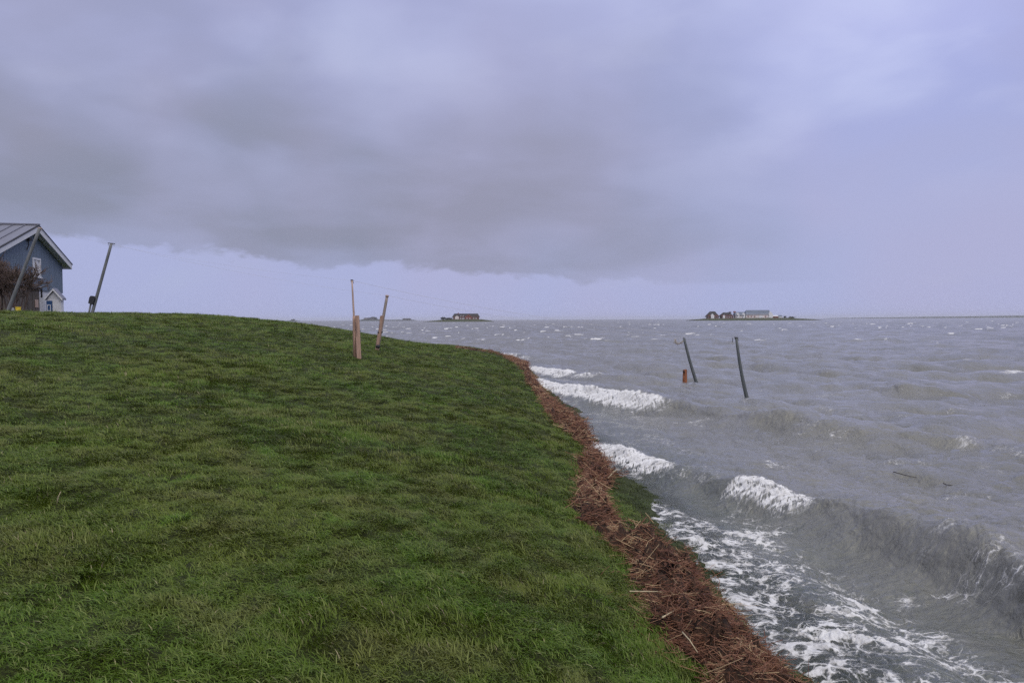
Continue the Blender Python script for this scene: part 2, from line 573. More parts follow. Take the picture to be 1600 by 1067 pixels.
M_STICK = simple('dark_stick', (.045, .035, .030), .7, .2, 8)
M_STRAW = simple('pale_straw', (.56, .47, .30), .7, .15, 8)

# ------------------------------------------------------------------ ground (bank) mesh
def polar_az(lo, hi, step, olo, ohi, ostep):
    return np.r_[np.arange(olo, lo, ostep), np.arange(lo, hi, step), np.arange(hi, ohi + 1e-6, ostep)]

def polar_faces(nr, na):
    i = np.arange(nr - 1)[:, None]*na + np.arange(na - 1)[None, :]
    i = i.ravel()
    return np.c_[i, i + 1, i + na + 1, i + na]

ga = np.radians(polar_az(-42, 26, .22, -180, 180, 3.))
gr = [1.0]
while gr[-1] < 140:
    gr.append(gr[-1]*(1.022))
gr = np.r_[.02, .4, .7, np.array(gr)]
RR, AA = np.meshgrid(gr, ga, indexing='ij')
gx, gy = (RR*np.sin(AA)).ravel(), (RR*np.cos(AA)).ravel()
gd = sdist(gx, gy)
gz = height(gx, gy, gd)
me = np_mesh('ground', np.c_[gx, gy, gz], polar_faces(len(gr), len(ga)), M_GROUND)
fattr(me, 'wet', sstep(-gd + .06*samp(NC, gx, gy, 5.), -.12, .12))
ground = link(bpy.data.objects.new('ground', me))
tag(ground, kind='structure')

# ------------------------------------------------------------------ sea
def ocean(N, L, wd, spread, lam_lo, lam_hi, peak, seed, chop=1.):
    """one periodic patch of wind waves: height and sideways pull, unit rms height"""
    r = np.random.default_rng(seed)
    f = np.fft.fftfreq(N, 1./N)*2*np.pi/L
    kx, ky = np.meshgrid(f, f, indexing='ij')
    k = np.hypot(kx, ky); k[0, 0] = 1e-6
    lam = 2*np.pi/k
    kp = 2*np.pi/peak
    S = np.exp(-1.0*(kp/k)**2)/k**3.6
    cosd = (kx*wd[0] + ky*wd[1])/k
    S = S*np.clip(cosd, 0, 1)**spread
    S[(lam < lam_lo) | (lam > lam_hi)] = 0
    A = np.sqrt(S)*(r.standard_normal((N, N)) + 1j*r.standard_normal((N, N)))
    h = np.fft.ifft2(A).real
    s = h.std()
    dx = np.fft.ifft2(1j*kx/k*A).real/s
    dy = np.fft.ifft2(1j*ky/k*A).real/s
    gxx = np.fft.ifft2(-kx*kx/k*A).real/s
    gyy = np.fft.ifft2(-ky*ky/k*A).real/s
    return h/s, dx, dy, gxx + gyy

WD = np.array((-.62, -.785)); WD /= np.linalg.norm(WD)
WD2 = np.array((-.80, -.60)); WD3 = np.array((-.35, -.94))
CAS = [  # tile, length, rms height, shortest wave
    (ocean(512, 131., WD, 3, 2.4, 18., 7., 1), 131., .085, 2.4),
    (ocean(512, 83., WD3, 4, 2.0, 10., 4.5, 2), 83., .055, 2.0),
    (ocean(512, 27., WD2, 3, .5, 2.4, 1.8, 3), 27., .040, .5),
    (ocean(512, 6.3, WD, 2, .10, .6, .45, 4), 6.3, .0085, .1),
]
sa = np.radians(polar_az(-23, 39, .085, -75, 75, .6))
sr = [1.5]
while sr[-1] < 4.:
    sr.append(sr[-1]*1.03)
while sr[-1] < 9000:
    r_ = sr[-1]; dy_ = 2601/r_
    st = max(1.25/max(dy_, 1e-3), .0) if dy_ > 150 else (.0086 if r_ < 1300 else .03)
    sr.append(r_*(1 + st))
sr = np.array(sr)
RR, AA = np.meshgrid(sr, sa, indexing='ij')
dR = np.gradient(sr)[:, None] + 0*RR
wx, wy = (RR*np.sin(AA)).ravel(), (RR*np.cos(AA)).ravel()
wr, wdr = RR.ravel(), dR.ravel()
wd_ = np.full(wx.size, -60.)
nearm = (wr < 140)
wd_[nearm] = sdist(wx[nearm], wy[nearm])
off = -wd_                                    # metres offshore
damp = sstep(off, .1, 7.)*.9 + .1
damp = damp*sstep(off, -.4, .3)
z = np.zeros_like(wx); ox = np.zeros_like(wx); oy = np.zeros_like(wx); jac = np.zeros_like(wx)
for ci, ((h, dx, dy, jj), L, amp, lmin) in enumerate(CAS):
    fade = 1 - sstep(wdr, lmin*.55, lmin*2.2) if ci > 1 else 1 - .55*sstep(wdr, lmin*.8, lmin*5)
    a = amp*fade*(damp if ci < 2 else np.sqrt(np.sqrt(damp)))
    ang = (.0, .31, -.45, .7)[ci]
    cx, cy = wx + 17*ci, wy + 5*ci
    z += a*samp(h, cx, cy, L)
    ch = 1.1 if ci < 3 else .7
    ox -= a*ch*samp(dx, cx, cy, L)
    oy -= a*ch*samp(dy, cx, cy, L)
    if ci < 2:
        jac += amp*samp(jj, cx, cy, L)*(1 - .3*sstep(wdr, 2., 8.))
# whitecaps where the chop pinches the surface together
jn = jac/jac[wr > 30].std()
patch = samp(NA, wx, wy, 310.)*.5 + samp(NC, wx, wy, 47.)*.25
cap = sstep(samp(NC, wx, wy, 61.), -.2, .8)*sstep(-jn + patch*.6 if jac.mean() > 1e9 else jn*-1 + patch*.6, 2.3, 3.0)*sstep(off, 5, 14)
cap = cap*np.where(wr < 75, .55, 1.)
foam = cap*.95

# breakers along the shore: crest lines read off the photograph, on the water plane
def crest(pts, zc=.22):
    P = np.array([hitw(px, py, zc)[:2] for px, py in pts])
    s = np.r_[0, np.cumsum(np.hypot(*np.diff(P, axis=0).T))]
    t = np.linspace(0, s[-1], 90)
    C = np.c_[np.interp(t, s, P[:, 0]), np.interp(t, s, P[:, 1])]
    k = np.ones(9)/9
    C = np.c_[np.convolve(np.pad(C[:, 0], 4, 'edge'), k, 'valid'), np.convolve(np.pad(C[:, 1], 4, 'edge'), k, 'valid')]
    Q = np.interp(t, s, [p[0] for p in pts])          # photograph column along the crest
    return C, Q

def crest_coords(C, Q, x, y):
    best = np.full(x.size, 1e18); e = np.zeros(x.size); q = np.zeros(x.size)
    nx = np.zeros(x.size); ny = np.zeros(x.size)
    for i in range(len(C) - 1):
        a, b_ = C[i], C[i + 1]
        d = b_ - a; l2 = d @ d + 1e-12
        t = np.clip(((x - a[0])*d[0] + (y - a[1])*d[1])/l2, 0, 1)
        dx = x - a[0] - t*d[0]; dy = y - a[1] - t*d[1]
        qd = dx*dx + dy*dy
        m = qd < best
        best[m] = qd[m]
        l = math.sqrt(l2)
        n = np.array((d[1], -d[0]))/l                   # crest runs away from shore; shoreward side is on its right
        e[m] = np.sqrt(qd[m])*np.sign(dx[m]*n[0] + dy[m]*n[1])
        q[m] = (Q[i] + t*(Q[i + 1] - Q[i]))[m]
        nx[m], ny[m] = n
    return e, q, nx, ny

WAVES = [
    dict(pts=[(918, 672), (940, 682), (985, 694), (1030, 708), (1065, 716), (1110, 730), (1160, 744), (1220, 756), (1280, 772), (1340, 790),
              (1400, 806), (1460, 826), (1520, 848), (1600, 880), (1720, 950)],
         amp=[(918, .03), (940, .12), (1000, .22), (1070, .22), (1150, .24), (1200, .26), (1280, .28), (1400, .34), (1500, .35), (1600, .35), (1720, .34)],
         foam=[(918, .6), (935, .95), (1040, .95), (1068, .8), (1090, .08), (1158, .0), (1172, .85), (1272, .9), (1300, .45), (1325, .0), (1495, .0), (1512, .40), (1530, .36), (1548, .0), (1720, .0)],
         front=.42, back=1.5, reach=.62),
    dict(pts=[(822, 583), (845, 590), (880, 598), (940, 611), (1000, 621), (1048, 626), (1100, 634), (1180, 647), (1260, 657), (1350, 668), (1440, 676), (1520, 678), (1600, 690), (1720, 706)],
         amp=[(822, .05), (850, .22), (950, .36), (1050, .34), (1100, .26), (1200, .32), (1300, .24), (1400, .24), (1500, .30), (1600, .2), (1720, .2)],
         foam=[(822, .7), (835, 1.), (1000, 1.), (1045, .8), (1070, .2), (1110, .05), (1480, .05), (1505, .5), (1535, .4), (1560, 0), (1720, 0)],
         front=.60, back=2.0, reach=.95),
    dict(pts=[(836, 567), (860, 573), (905, 581), (950, 585), (1010, 590), (1080, 594)],
         amp=[(836, .05), (870, .25), (910, .22), (1000, .22), (1080, .05)],
         foam=[(836, .5), (848, 1.), (898, .9), (912, .2), (920, .7), (945, .5), (960, 0), (1080, 0)],
         front=.6, back=2., reach=1.1),
    dict(pts=[(770, 548), (800, 552), (830, 555), (870, 560)],
         amp=[(770, .1), (800, .22), (840, .22), (870, .05)],
         foam=[(770, .6), (785, .8), (825, .5), (850, .2), (870, 0)], front=.8, back=2.5, reach=1.6),
    dict(pts=[(1340, 603), (1400, 603), (1460, 606), (1530, 612)],
         amp=[(1340, .02), (1400, .28), (1460, .26), (1530, .03)], foam=[(1340, 0), (1530, 0)], front=.7, back=2.2, reach=1.),
    dict(pts=[(1160, 646), (1250, 652), (1330, 655)],
         amp=[(1160, .02), (1240, .12), (1330, .02)], foam=[(1160, 0), (1330, 0)], front=.5, back=1.2, reach=1.),
]
sub = np.where(wr < 95)[0]
sx, sy = wx[sub], wy[sub]
lum = samp(NC, sx, sy, 1.9)*.6 + samp(NC, sx, sy, .8)*.4
streak = samp(NC, sx, sy, 3.1)
jit = samp(NA, sx, sy, 9.)
along = wx*1.0; across = wy*1.0
for W in WAVES:
    C, Q = crest(W['pts'])
    e, q, nx, ny = crest_coords(C, Q, sx, sy)
    e = e + .03*jit
    A = np.interp(q, [a[0] for a in W['amp']], [a[1] for a in W['amp']])*(1 + .12*jit)
    fo = np.interp(q, [a[0] for a in W['foam']], [a[1] for a in W['foam']])
    endf = np.ones_like(q)
    m_end = (np.abs(q - Q[0]) < 1e-6) | (np.abs(q - Q[-1]) < 1e-6)
    endf[m_end] = np.exp(-(np.abs(e[m_end])/.4)**2)
    A = A*endf; fo = fo*endf
    fr, bk = W['front'], W['back']
    prof = np.where(e < 0, (.18*np.exp(-np.abs(e)/(bk*.25)) + .82*np.exp(-np.abs(e/bk)**1.6)), np.exp(-(e/fr)**2)) - .24*np.exp(-((e - fr*2.5)/(fr*1.2))**2)
    dz = A*prof
    band = sstep(e, -.12, .02)*(1 - sstep(e + .14*lum, W['reach']*.62, W['reach']))
    f_here = fo*band*(.82 + .28*lum)
    lead = np.exp(-((e - .0)/(fr*.7))**2)*A
    z[sub] += dz
    ox[sub] += nx*lead*.45; oy[sub] += ny*lead*.45
    bulk = np.clip(f_here, 0, 1)
    z[sub] += bulk*(.015 + .009*samp(NA, sx, sy, 1.4) + .007*samp(NC, sx, sy, 2.1))*min(1.3, fr/.5)
    mB = f_here > .02
    along[sub[mB]] = (q*.012*(np.hypot(C[-1][0] - C[0][0], C[-1][1] - C[0][1])/(abs(Q[-1] - Q[0])*.012)))[mB]
    across[sub[mB]] = e[mB]
    foam[sub] = np.maximum(foam[sub], np.clip(f_here, 0, 1.1))
    # thin streaks drawn up the wave behind the break
    foam[sub] = np.maximum(foam[sub], fo*.30*np.exp(-((e + .35)/.4)**2)*sstep(streak, 0, 1))

# a little froth where the posts stand in the water
for px, py in ((1168, 626), (1088, 597), (1070, 597.5)):
    c_ = hitw(px, py)
    r2 = np.hypot(sx - c_.x + .05, sy - c_.y + .10)
    foam[sub] = np.maximum(foam[sub], .62*np.exp(-(r2/.22)**2)*(.7 + .5*lum))
    z[sub] += .03*np.exp(-(r2/.15)**2)
# foam lace washing about on the shallow edge
lace = np.zeros_like(wx)
o_ = off[sub]; y_ = sy; x_ = sx
zone = np.interp(y_, [0, 3, 4.4, 5.2, 6.2, 7.2, 8.2, 9.2, 10.5, 12, 100], [.5, .5, .5, .65, 1.0, .95, .6, .28, .18, .14, .15])
la = np.exp(-(np.clip(o_ - .05, 0, 9)/zone)**2)*np.interp(y_, [0, 6.5, 8, 9.5, 11, 14, 100], [.68, .68, .55, .34, .22, .3, .4])
la = la + .33*np.clip(samp(NA, x_, y_, 7.7), 0, 2)*(1 - sstep(o_, .7, 1.9))*(1 - sstep(y_, 8, 13))
la = la + .22*np.clip(samp(NA, x_ + 40, y_, 5.1) - .7, 0, 2)*(1 - sstep(y_, 10, 40))
lace[sub] = np.clip(la, 0, 1.2)*sstep(o_, -.35, .0)
edge_f = np.exp(-((o_ - .06 - .05*jit)/.10)**2)*np.interp(y_, [0, 7.5, 9.5, 11, 13, 20, 60], [.6, .6, .35, .1, .2, .3, .4])
foam[sub] = np.maximum(foam[sub], edge_f*(.7 + .4*lum))
z[sub] += .008*np.clip(lace[sub], 0, 1)*samp(NC, sx, sy, 2.3)*sstep(o_, 0, .4)
shallow = np.zeros_like(wx)
shallow[sub] = (1 - sstep(o_, .05, np.interp(y_, [0, 8, 12, 100], [3.3, 2.7, 2.3, 2.])))*np.interp(y_, [0, 9, 14, 22, 40, 90], [1, 1, .9, .6, .4, .3])
z = np.where(off < -.25, -.35*sstep(-off, .25, 1.2) + z, z)
me = np_mesh('sea', np.c_[wx + ox, wy + oy, z], polar_faces(len(sr), len(sa)), M_SEA)
fattr(me, 'along', along); fattr(me, 'across', across)
fattr(me, 'foam', foam); fattr(me, 'lace', lace); fattr(me, 'shallow', shallow); fattr(me, 'dist', wr)
sea = link(bpy.data.objects.new('sea', me))
tag(sea, kind='structure')
print('sea verts', len(wx), 'ground verts', len(gx))

# where the wrack lies: photo row, left and right edge column
EDGE_DL = ([500, 850, 900, 1067], [0, 2, 14, 18])
EDGE_DR = ([540, 575, 600, 760, 850, 920, 1000, 1067], [0, -8, -22, -24, -18, -16, 0, 8])
EDGE = [(1067, 1120, 1248), (1000, 1031, 1180), (930, 983, 1138), (905, 985, 1108), (880, 983, 1104), (862, 975, 1070), (850, 950, 1018), (825, 925, 996), (800, 905, 976), (775, 912, 970),
        (760, 910, 968), (742, 914, 985), (735, 905, 983), (722, 915, 972), (700, 921, 957), (682, 897, 948), (668, 880, 940), (655, 866, 930), (640, 852, 905), (625, 849, 886),
        (600, 828, 865), (580, 820, 840), (566, 806, 832), (556, 788, 805), (551, 770, 783), (546, 742, 752), (542, 712, 722)]
Lp = np.array([hit(e[1] + np.interp(e[0], *EDGE_DL), e[0], .05)[:2] for e in EDGE]); Rp = np.array([hit(e[2] - 4 + np.interp(e[0], *EDGE_DR), e[0], .06)[:2] for e in EDGE])
# extend towards and past the camera
Lp = np.r_[[(1.35, -4.), (1.30, 2.5)], Lp]; Rp = np.r_[[(1.9, -4.), (1.85, 2.5)], Rp]
_o = np.argsort(Lp[:, 1]); EDGE_Y = Lp[_o, 1]; EDGE_L = Lp[_o, 0]
_o = np.argsort(Rp[:, 1]); EDGE_R = np.interp(EDGE_Y, Rp[_o, 1], Rp[_o, 0])

# ------------------------------------------------------------------ grass blades: tufts spread over the bank
def tuft(name, n, rad, length, lean, flat, width, seed):
    r = np.random.default_rng(seed)
    V = []; Fc = []; T = []
    for i in range(n):
        a = r.uniform(0, 2*math.pi); d = rad*math.sqrt(r.uniform())
        bx, by = d*math.cos(a), d*math.sin(a)
        L = length*r.uniform(.55, 1.25); wd = width*r.uniform(.7, 1.3)
        h = r.normal(0, .75); l = lean*r.uniform(.6, 1.25)
        dirx, diry = math.cos(h), math.sin(h)
        b0 = len(V)
        rise = r.uniform(.75, 1.1)*flat
        t_ = r.uniform(); segs = 3
        cx_, cz_ = 0., 0.
        ang = R(78) - l*.35
        for k in range(segs + 1):
            f_ = k/segs
            px_, py_ = bx + dirx*cx_, by + diry*cx_
            wk = wd*(1 - f_**1.6)*.5
            tw = r.normal(0, .15)
            sxn, syn = -math.sin(h + tw), math.cos(h + tw)
            if k < segs:
                V += [(px_ + sxn*wk, py_ + syn*wk, cz_), (px_ - sxn*wk, py_ - syn*wk, cz_ + wk*.3)]
            else:
                V.append((px_, py_, cz_))
            cx_ += math.cos(ang)*L/segs; cz_ += math.sin(ang)*L/segs*rise
            ang -= l*(.9 + .2*r.uniform())
        for k in range(segs - 1):
            q = b0 + 2*k
            Fc += [(q, q + 1, q + 3, q + 2)]
        q = b0 + 2*(segs - 1)
        Fc.append((q, q + 1, q + 2))
        T += [t_]*(2*segs + 1)
    me = bpy.data.meshes.new(name)
    me.from_pydata(V, [], Fc)
    me.materials.append(M_BLADE)
    fattr(me, 'tint', np.array(T))
    return bpy.data.objects.new(name, me)

tufts = bpy.data.collections.new('tufts')
for i in range(4):
    tufts.objects.link(tuft('tuft_a%d' % i, 34, .080, .056, .75, .68, .0040, 20 + i))     # long and matted, blown over
for i in range(2):
    tufts.objects.link(tuft('tuft_b%d' % i, 34, .070, .050, .42, .95, .0042, 40 + i))     # shorter, fresher, more upright
NV = 6
zones = [  # r0, r1, per m2, scale
    (1.2, 7.5, 850, .95), (7.5, 14, 330, 1.05), (14, 24, 110, 1.3), (24, 46, 40, 1.75), (46, 76, 14, 2.3)]
P = []; SCL = []
for r0, r1, den, scl in zones:
    a0, a1 = R(-45), R(25 if r0 < 10 else 12)
    n = int(den*.5*(a1 - a0)*(r1*r1 - r0*r0))
    rr = np.sqrt(rng.uniform(r0*r0, r1*r1, n)); aa = rng.uniform(a0, a1, n)
    P.append(np.c_[rr*np.sin(aa), rr*np.cos(aa)]); SCL.append(np.full(n, scl))
P = np.concatenate(P); SCL = np.concatenate(SCL)
d = sdist(P[:, 0], P[:, 1])
keep = (d > -.75) & (d < 21)
thin = rng.uniform(size=len(d)) < np.where(d > .1, 1., np.clip((d + .75)/.85, 0, 1)*.7)
keep &= thin
clump = samp(NC, P[:, 0], P[:, 1], 7.) + .5*samp(NA, P[:, 0] + 3, P[:, 1], 4.)
keep &= rng.uniform(size=len(d)) < np.clip(.98 + .25*clump, .72, 1.)
wl0, wl1 = (np.interp(P[:, 1], EDGE_Y, EX) for EX in (EDGE_L, EDGE_R))
keep &= ~((P[:, 0] > wl0 - .02) & (P[:, 0] < wl1) & (P[:, 1] < 58))
P, SCL, d = P[keep], SCL[keep], d[keep]
zt = height(P[:, 0], P[:, 1], d)
near = np.clip(SCL, 1, 3)
swirl = samp(NA, P[:, 0], P[:, 1], 6.5)*.30 + samp(NC, P[:, 0], P[:, 1], 6.0)*.75
fresh = samp(NA, P[:, 0] + 9, P[:, 1] + 4, 11.)
yaw = R(200) + swirl + rng.normal(0, .4, len(d))
vid = np.where(fresh + rng.normal(0, .5, len(d)) > .75, rng.integers(4, 6, len(d)), rng.integers(0, 4, len(d)))
size = SCL*(1 + .22*samp(NC, P[:, 0], P[:, 1], 4.))*rng.uniform(.75, 1.2, len(d))*np.where(d < .15, .75, 1.)
# tilt with the slope
e_ = .15
sxg = (height(P[:, 0] + e_, P[:, 1], bumps=False) - height(P[:, 0] - e_, P[:, 1], bumps=False))/(2*e_)
rot = np.c_[rng.normal(0, .10, len(d)), rng.normal(0, .10, len(d)) - 0*sxg, yaw]
me = bpy.data.meshes.new('lawn_grass')
me.vertices.add(len(P))
me.vertices.foreach_set('co', np.ascontiguousarray(np.c_[P, zt - .004*SCL], np.float32).ravel())
fattr(me, 'rot', rot, typ='FLOAT_VECTOR'); fattr(me, 'scl', np.clip(size, .4, 4)); fattr(me, 'vid', vid, typ='INT')
grass = link(bpy.data.objects.new('lawn_grass', me))
tag(grass, 'short wind-flattened green and olive grass covering the whole bank', 'grass', kind='stuff')
gn = bpy.data.node_groups.new('grass_spread', 'GeometryNodeTree')
gn.interface.new_socket('Geometry', in_out='INPUT', socket_type='NodeSocketGeometry')
gn.interface.new_socket('Geometry', in_out='OUTPUT', socket_type='NodeSocketGeometry')
gi = gn.nodes.new('NodeGroupInput'); go = gn.nodes.new('NodeGroupOutput')
iop = gn.nodes.new('GeometryNodeInstanceOnPoints')
ci_ = gn.nodes.new('GeometryNodeCollectionInfo')
ci_.inputs['Collection'].default_value = tufts
ci_.inputs['Separate Children'].default_value = True
ci_.inputs['Reset Children'].default_value = True
def named(nm, typ):
    o = gn.nodes.new('GeometryNodeInputNamedAttribute'); o.data_type = typ; o.inputs['Name'].default_value = nm
    return o.outputs['Attribute']
gn.links.new(gi.outputs[0], iop.inputs['Points'])
gn.links.new(ci_.outputs[0], iop.inputs['Instance'])
iop.inputs['Pick Instance'].default_value = True
gn.links.new(named('vid', 'INT'), iop.inputs['Instance Index'])
e2r = gn.nodes.new('FunctionNodeEulerToRotation')
gn.links.new(named('rot', 'FLOAT_VECTOR'), e2r.inputs[0])
gn.links.new(e2r.outputs[0], iop.inputs['Rotation'])
gn.links.new(named('scl', 'FLOAT'), iop.inputs['Scale'])
gn.links.new(iop.outputs[0], go.inputs[0])
md = grass.modifiers.new('spread', 'NODES'); md.node_group = gn
print('tufts', len(P))

# ------------------------------------------------------------------ wrack line of washed-up reed
s_ = np.r_[0, np.cumsum(np.hypot(*np.diff((Lp + Rp)/2, axis=0).T))]
def wr_edges(t):
    return (np.c_[np.interp(t, s_, Lp[:, 0]), np.interp(t, s_, Lp[:, 1])], np.c_[np.interp(t, s_, Rp[:, 0]), np.interp(t, s_, Rp[:, 1])])
ts = [0.]
while ts[-1] < s_[-1]:
    yy = max(4., np.interp(ts[-1], s_, (Lp[:, 1] + Rp[:, 1])/2))
    ts.append(ts[-1] + .0065*yy)
ts = np.array(ts)
NU = 26
E0, E1 = wr_edges(ts)
us = np.linspace(0, 1, NU)
jl = samp(NC, ts, 0*ts + 3, 5.1)*.07; jr = samp(NC, ts, 0*ts + 9, 4.7)*.06
def wrack_h(x, y, u, wid):
    prof = np.clip(1 - np.abs(2*u - 1)**2.4 - .30*np.clip(samp(NC, x + 5, y, 5.5) + .2, 0, 2) - sstep(y, 36, 44)*.35*(samp(NC, x, y, 19.) > -.2), 0, 1)
    return prof*np.clip(wid*.17, .02, .10)*(1 - .6*sstep(y, 28, 45))*np.clip(1.1 + .8*samp(NC, x, y, 3.6), .1, 2.8) + prof*.022*samp(NC, x, y, .9)
wid = np.hypot(*(E1 - E0).T)
U, Tm = np.meshgrid(us, np.arange(len(ts)))
QX = E0[Tm, 0]*(1 - U) + E1[Tm, 0]*U + (jl[Tm]*(1 - U) + jr[Tm]*U)
QY = E0[Tm, 1]*(1 - U) + E1[Tm, 1]*U
qx, qy = QX.ravel(), QY.ravel()
qh = wrack_h(qx, qy, U.ravel(), wid[Tm].ravel())
gbase = np.maximum(height(qx, qy), -.03)
qz = gbase + qh - .035*(1 - sstep(qh, .0, .015))
V = [np.c_[qx, qy, qz]]
i = (np.arange(len(ts) - 1)[:, None]*NU + np.arange(NU - 1)[None, :]).ravel()
me = np_mesh('reed_wrack', V[0], np.c_[i, i + 1, i + NU + 1, i + NU], M_WRACK)
wrack_me = me
# stalks lying on the mound, three-sided
def stalks(n, seed, spill=.26):
    r = np.random.default_rng(seed)
    # choose arc position with density falling with distance
    cy = np.clip((np.interp(ts, s_, (Lp[:, 1] + Rp[:, 1])/2)), 3.6, 80)
    dens = wid*np.gradient(ts)/cy**1.9
    dens[ts < 5.] *= .15
    cdf = np.cumsum(dens); cdf /= cdf[-1]
    t = np.interp(r.uniform(size=n), cdf, ts)
    u = r.uniform(-spill, 1 + spill*.8, n)
    thin_ = (u < 0) | (u > 1)
    u = np.where(thin_ & (r.uniform(size=n) < .62), r.uniform(0, 1, n), u)
    a, c = wr_edges(t)
    w_ = np.hypot(*(c - a).T)
    jl_ = samp(NC, t, 0*t + 3, 5.1)*.07; jr_ = samp(NC, t, 0*t + 9, 4.7)*.06
    x = a[:, 0]*(1 - u) + c[:, 0]*u + jl_*(1 - u) + jr_*u
    y = a[:, 1]*(1 - u) + c[:, 1]*u
    dist = np.hypot(x, y)
    k = np.clip(dist/6., 1, 3.2)
    L = r.lognormal(math.log(.070), .58, n)*np.clip(k, 1, 2.2)
    L = np.clip(L, .02, .5)
    rad = r.uniform(.0010, .0027, n)*k**.85
    yaw = r.uniform(0, math.pi, n)*1.0 + samp(NA, x, y, 3.)*.6
    pit = r.normal(0, .30, n)
    dx = np.cos(yaw)*np.cos(pit); dy = np.sin(yaw)*np.cos(pit); dz = np.sin(pit)
    D = np.c_[dx, dy, dz]
    pw_ = wrack_h(x, y, np.clip(u, 0, 1), w_)
    ok = (pw_ > .006) | (r.uniform(size=n) < .28)
    tin = np.clip(.55*r.uniform(size=n) + .45*(.5 + .35*samp(NC, x, y, 4.4) + .25*samp(NA, x, y, 2.5)) + .30*(r.uniform(size=n) < .10), 0, 1)  # random stalk tone; clump noise paints dark patches in place of slope shading
    up = np.array((0, 0, 1.))
    S1 = np.cross(D, up); S1 /= np.linalg.norm(S1, axis=1)[:, None]
    S2 = np.cross(S1, D)
    zc = np.maximum(height(x, y), -.01) + wrack_h(x, y, np.clip(u, 0, 1), w_) + np.abs(dz)*L*.32 + r.uniform(-.004, .016, n)*np.clip(k, 1, 2.5)
    C = np.c_[x, y, zc]
    bend = r.normal(0, .10, n)*L
    sel = np.where(ok)[0]; n = len(sel)
    C, D, S1, S2, L, bend, rad, tin = C[sel], D[sel], S1[sel], S2[sel], L[sel], bend[sel], rad[sel], tin[sel]
    rows = []
    for f_, bw in ((-.5, 0.), (0., 1.), (.5, 0.)):
        cc = C + D*(L*f_)[:, None] + S1*(bend*bw)[:, None]
        for an in (math.pi/2, math.pi/2 + 2.094, math.pi/2 + 4.189):
            rows.append(cc + (S1*math.cos(an) + S2*math.sin(an))*rad[:, None])
    VV = np.stack(rows, 1).reshape(-1, 3)
    base = np.arange(n)[:, None]*9
    fs = []
    for k_ in range(2):
        for j in range(3):
            q = (j + 1) % 3
            fs.append(base + np.array([[k_*3 + j, k_*3 + q, (k_ + 1)*3 + q, (k_ + 1)*3 + j]]))
    FF = np.stack(fs, 1).reshape(-1, 4)
    return VV, FF, np.repeat(tin, 9)
sv, sf, st_ = stalks(60000, 5)
nb = len(V[0])
allV = np.r_[V[0], sv]; allF = np.r_[np.c_[i, i + 1, i + NU + 1, i + NU], sf + nb]
me = np_mesh('reed_wrack', allV, allF, M_WRACK, smooth=True)
bpy.data.meshes.remove(wrack_me)
me.name = 'reed_wrack'
me.materials.append(M_STALK)
mi = np.zeros(len(me.polygons), np.int32); mi[len(i):] = 1
me.polygons.foreach_set('material_index', mi)
fattr(me, 'tint', np.r_[np.zeros(nb), st_])
wrack = link(bpy.data.objects.new('reed_wrack', me))
tag(wrack, 'reddish brown line of washed up reed and straw along the waterline', 'reed debris', kind='stuff')

# ------------------------------------------------------------------ clothes-line poles
def lerp(a, b_, t): return a + (b_ - a)*t

def pole_pts(base, top, n=6, below=.4, bow=0.):
    d_ = (top - base)
    side = Vector((d_.z, 0, -d_.x)).normalized()
    return [base - d_.normalized()*below] + [lerp(base, top, k/n) + side*bow*math.sin(math.pi*k/n) for k in range(n + 1)]

def clothes_pole(label, base, top, r0, r1, mat, below=.4, bow=0., cross=0., cross_mat=None, group='clothes line poles'):
    t = thing('clothes_pole', label, 'clothes pole', base, group)
    pts = pole_pts(base, top, below=below, bow=bow)
    rad = [r0] + [r0 + (r1 - r0)*k/6 for k in range(7)]
    MB().tube(pts, rad, 10).build('pole', mat, t, smooth=True)
    if cross:
        ax = Vector((1, .15, -.1)).normalized()
        dn = (top - base).normalized()
        c0 = top + dn*.012
        MB().tube([c0 - ax*cross, c0, c0 + ax*cross], [.012, .016, .012], 6).build('crossbar', cross_mat or M_DARK, t, smooth=True)
        for s in (-1, 1):
            h0 = c0 + ax*cross*.75*s
            MB().tube([h0, h0 - dn*.05, h0 - dn*.08 + ax*.02], .006, 5).build('hook', cross_mat or M_DARK, t, smooth=True)
    return t

A1b = hit(12, 487); A1t = at(62, 357, A1b.y)
A2b = hit(144, 489.5); A2t = at(174, 381, A2b.y)
if A2b.y > 30 or A2b.y < 15:
    A2b = at(144, 491, 23.); A2t = at(174, 381, 23.)
if A1b.y > 30 or A1b.y < 12:
    A1b = at(12, 488, 19.5); A1t = at(62, 357, 19.5)
A2b.z = min(A2b.z, height(A2b.x, A2b.y)[0]); A1b.z = min(A1b.z, height(A1b.x, A1b.y)[0])
clothes_pole('grey round clothes pole leaning right in front of the blue house gable', A1b, A1t, .050, .042, M_GPOLE, cross=.06, cross_mat=M_WOODP)
clothes_pole('grey leaning clothes pole on the crest, alone to the right of the blue house', A2b, A2t, .050, .042, M_GPOLE, cross=.11)

B1b = hit(561, 560); B1d = B1b.y
t = clothes_pole('thin pale wooden clothes pole rising behind a thick split stump on the grass', at(555, 532, B1d + .12), at(550, 438.5, B1d + .12), .030, .020, M_WOODP, below=.5, cross=.035)
MB().tube(pole_pts(at(554, 526, B1d + .07), at(553.3, 494, B1d + .07), 3, below=.75), [.045, .045, .043, .04, .04], 8).build('rear_stake', M_WOOD, t, smooth=True)
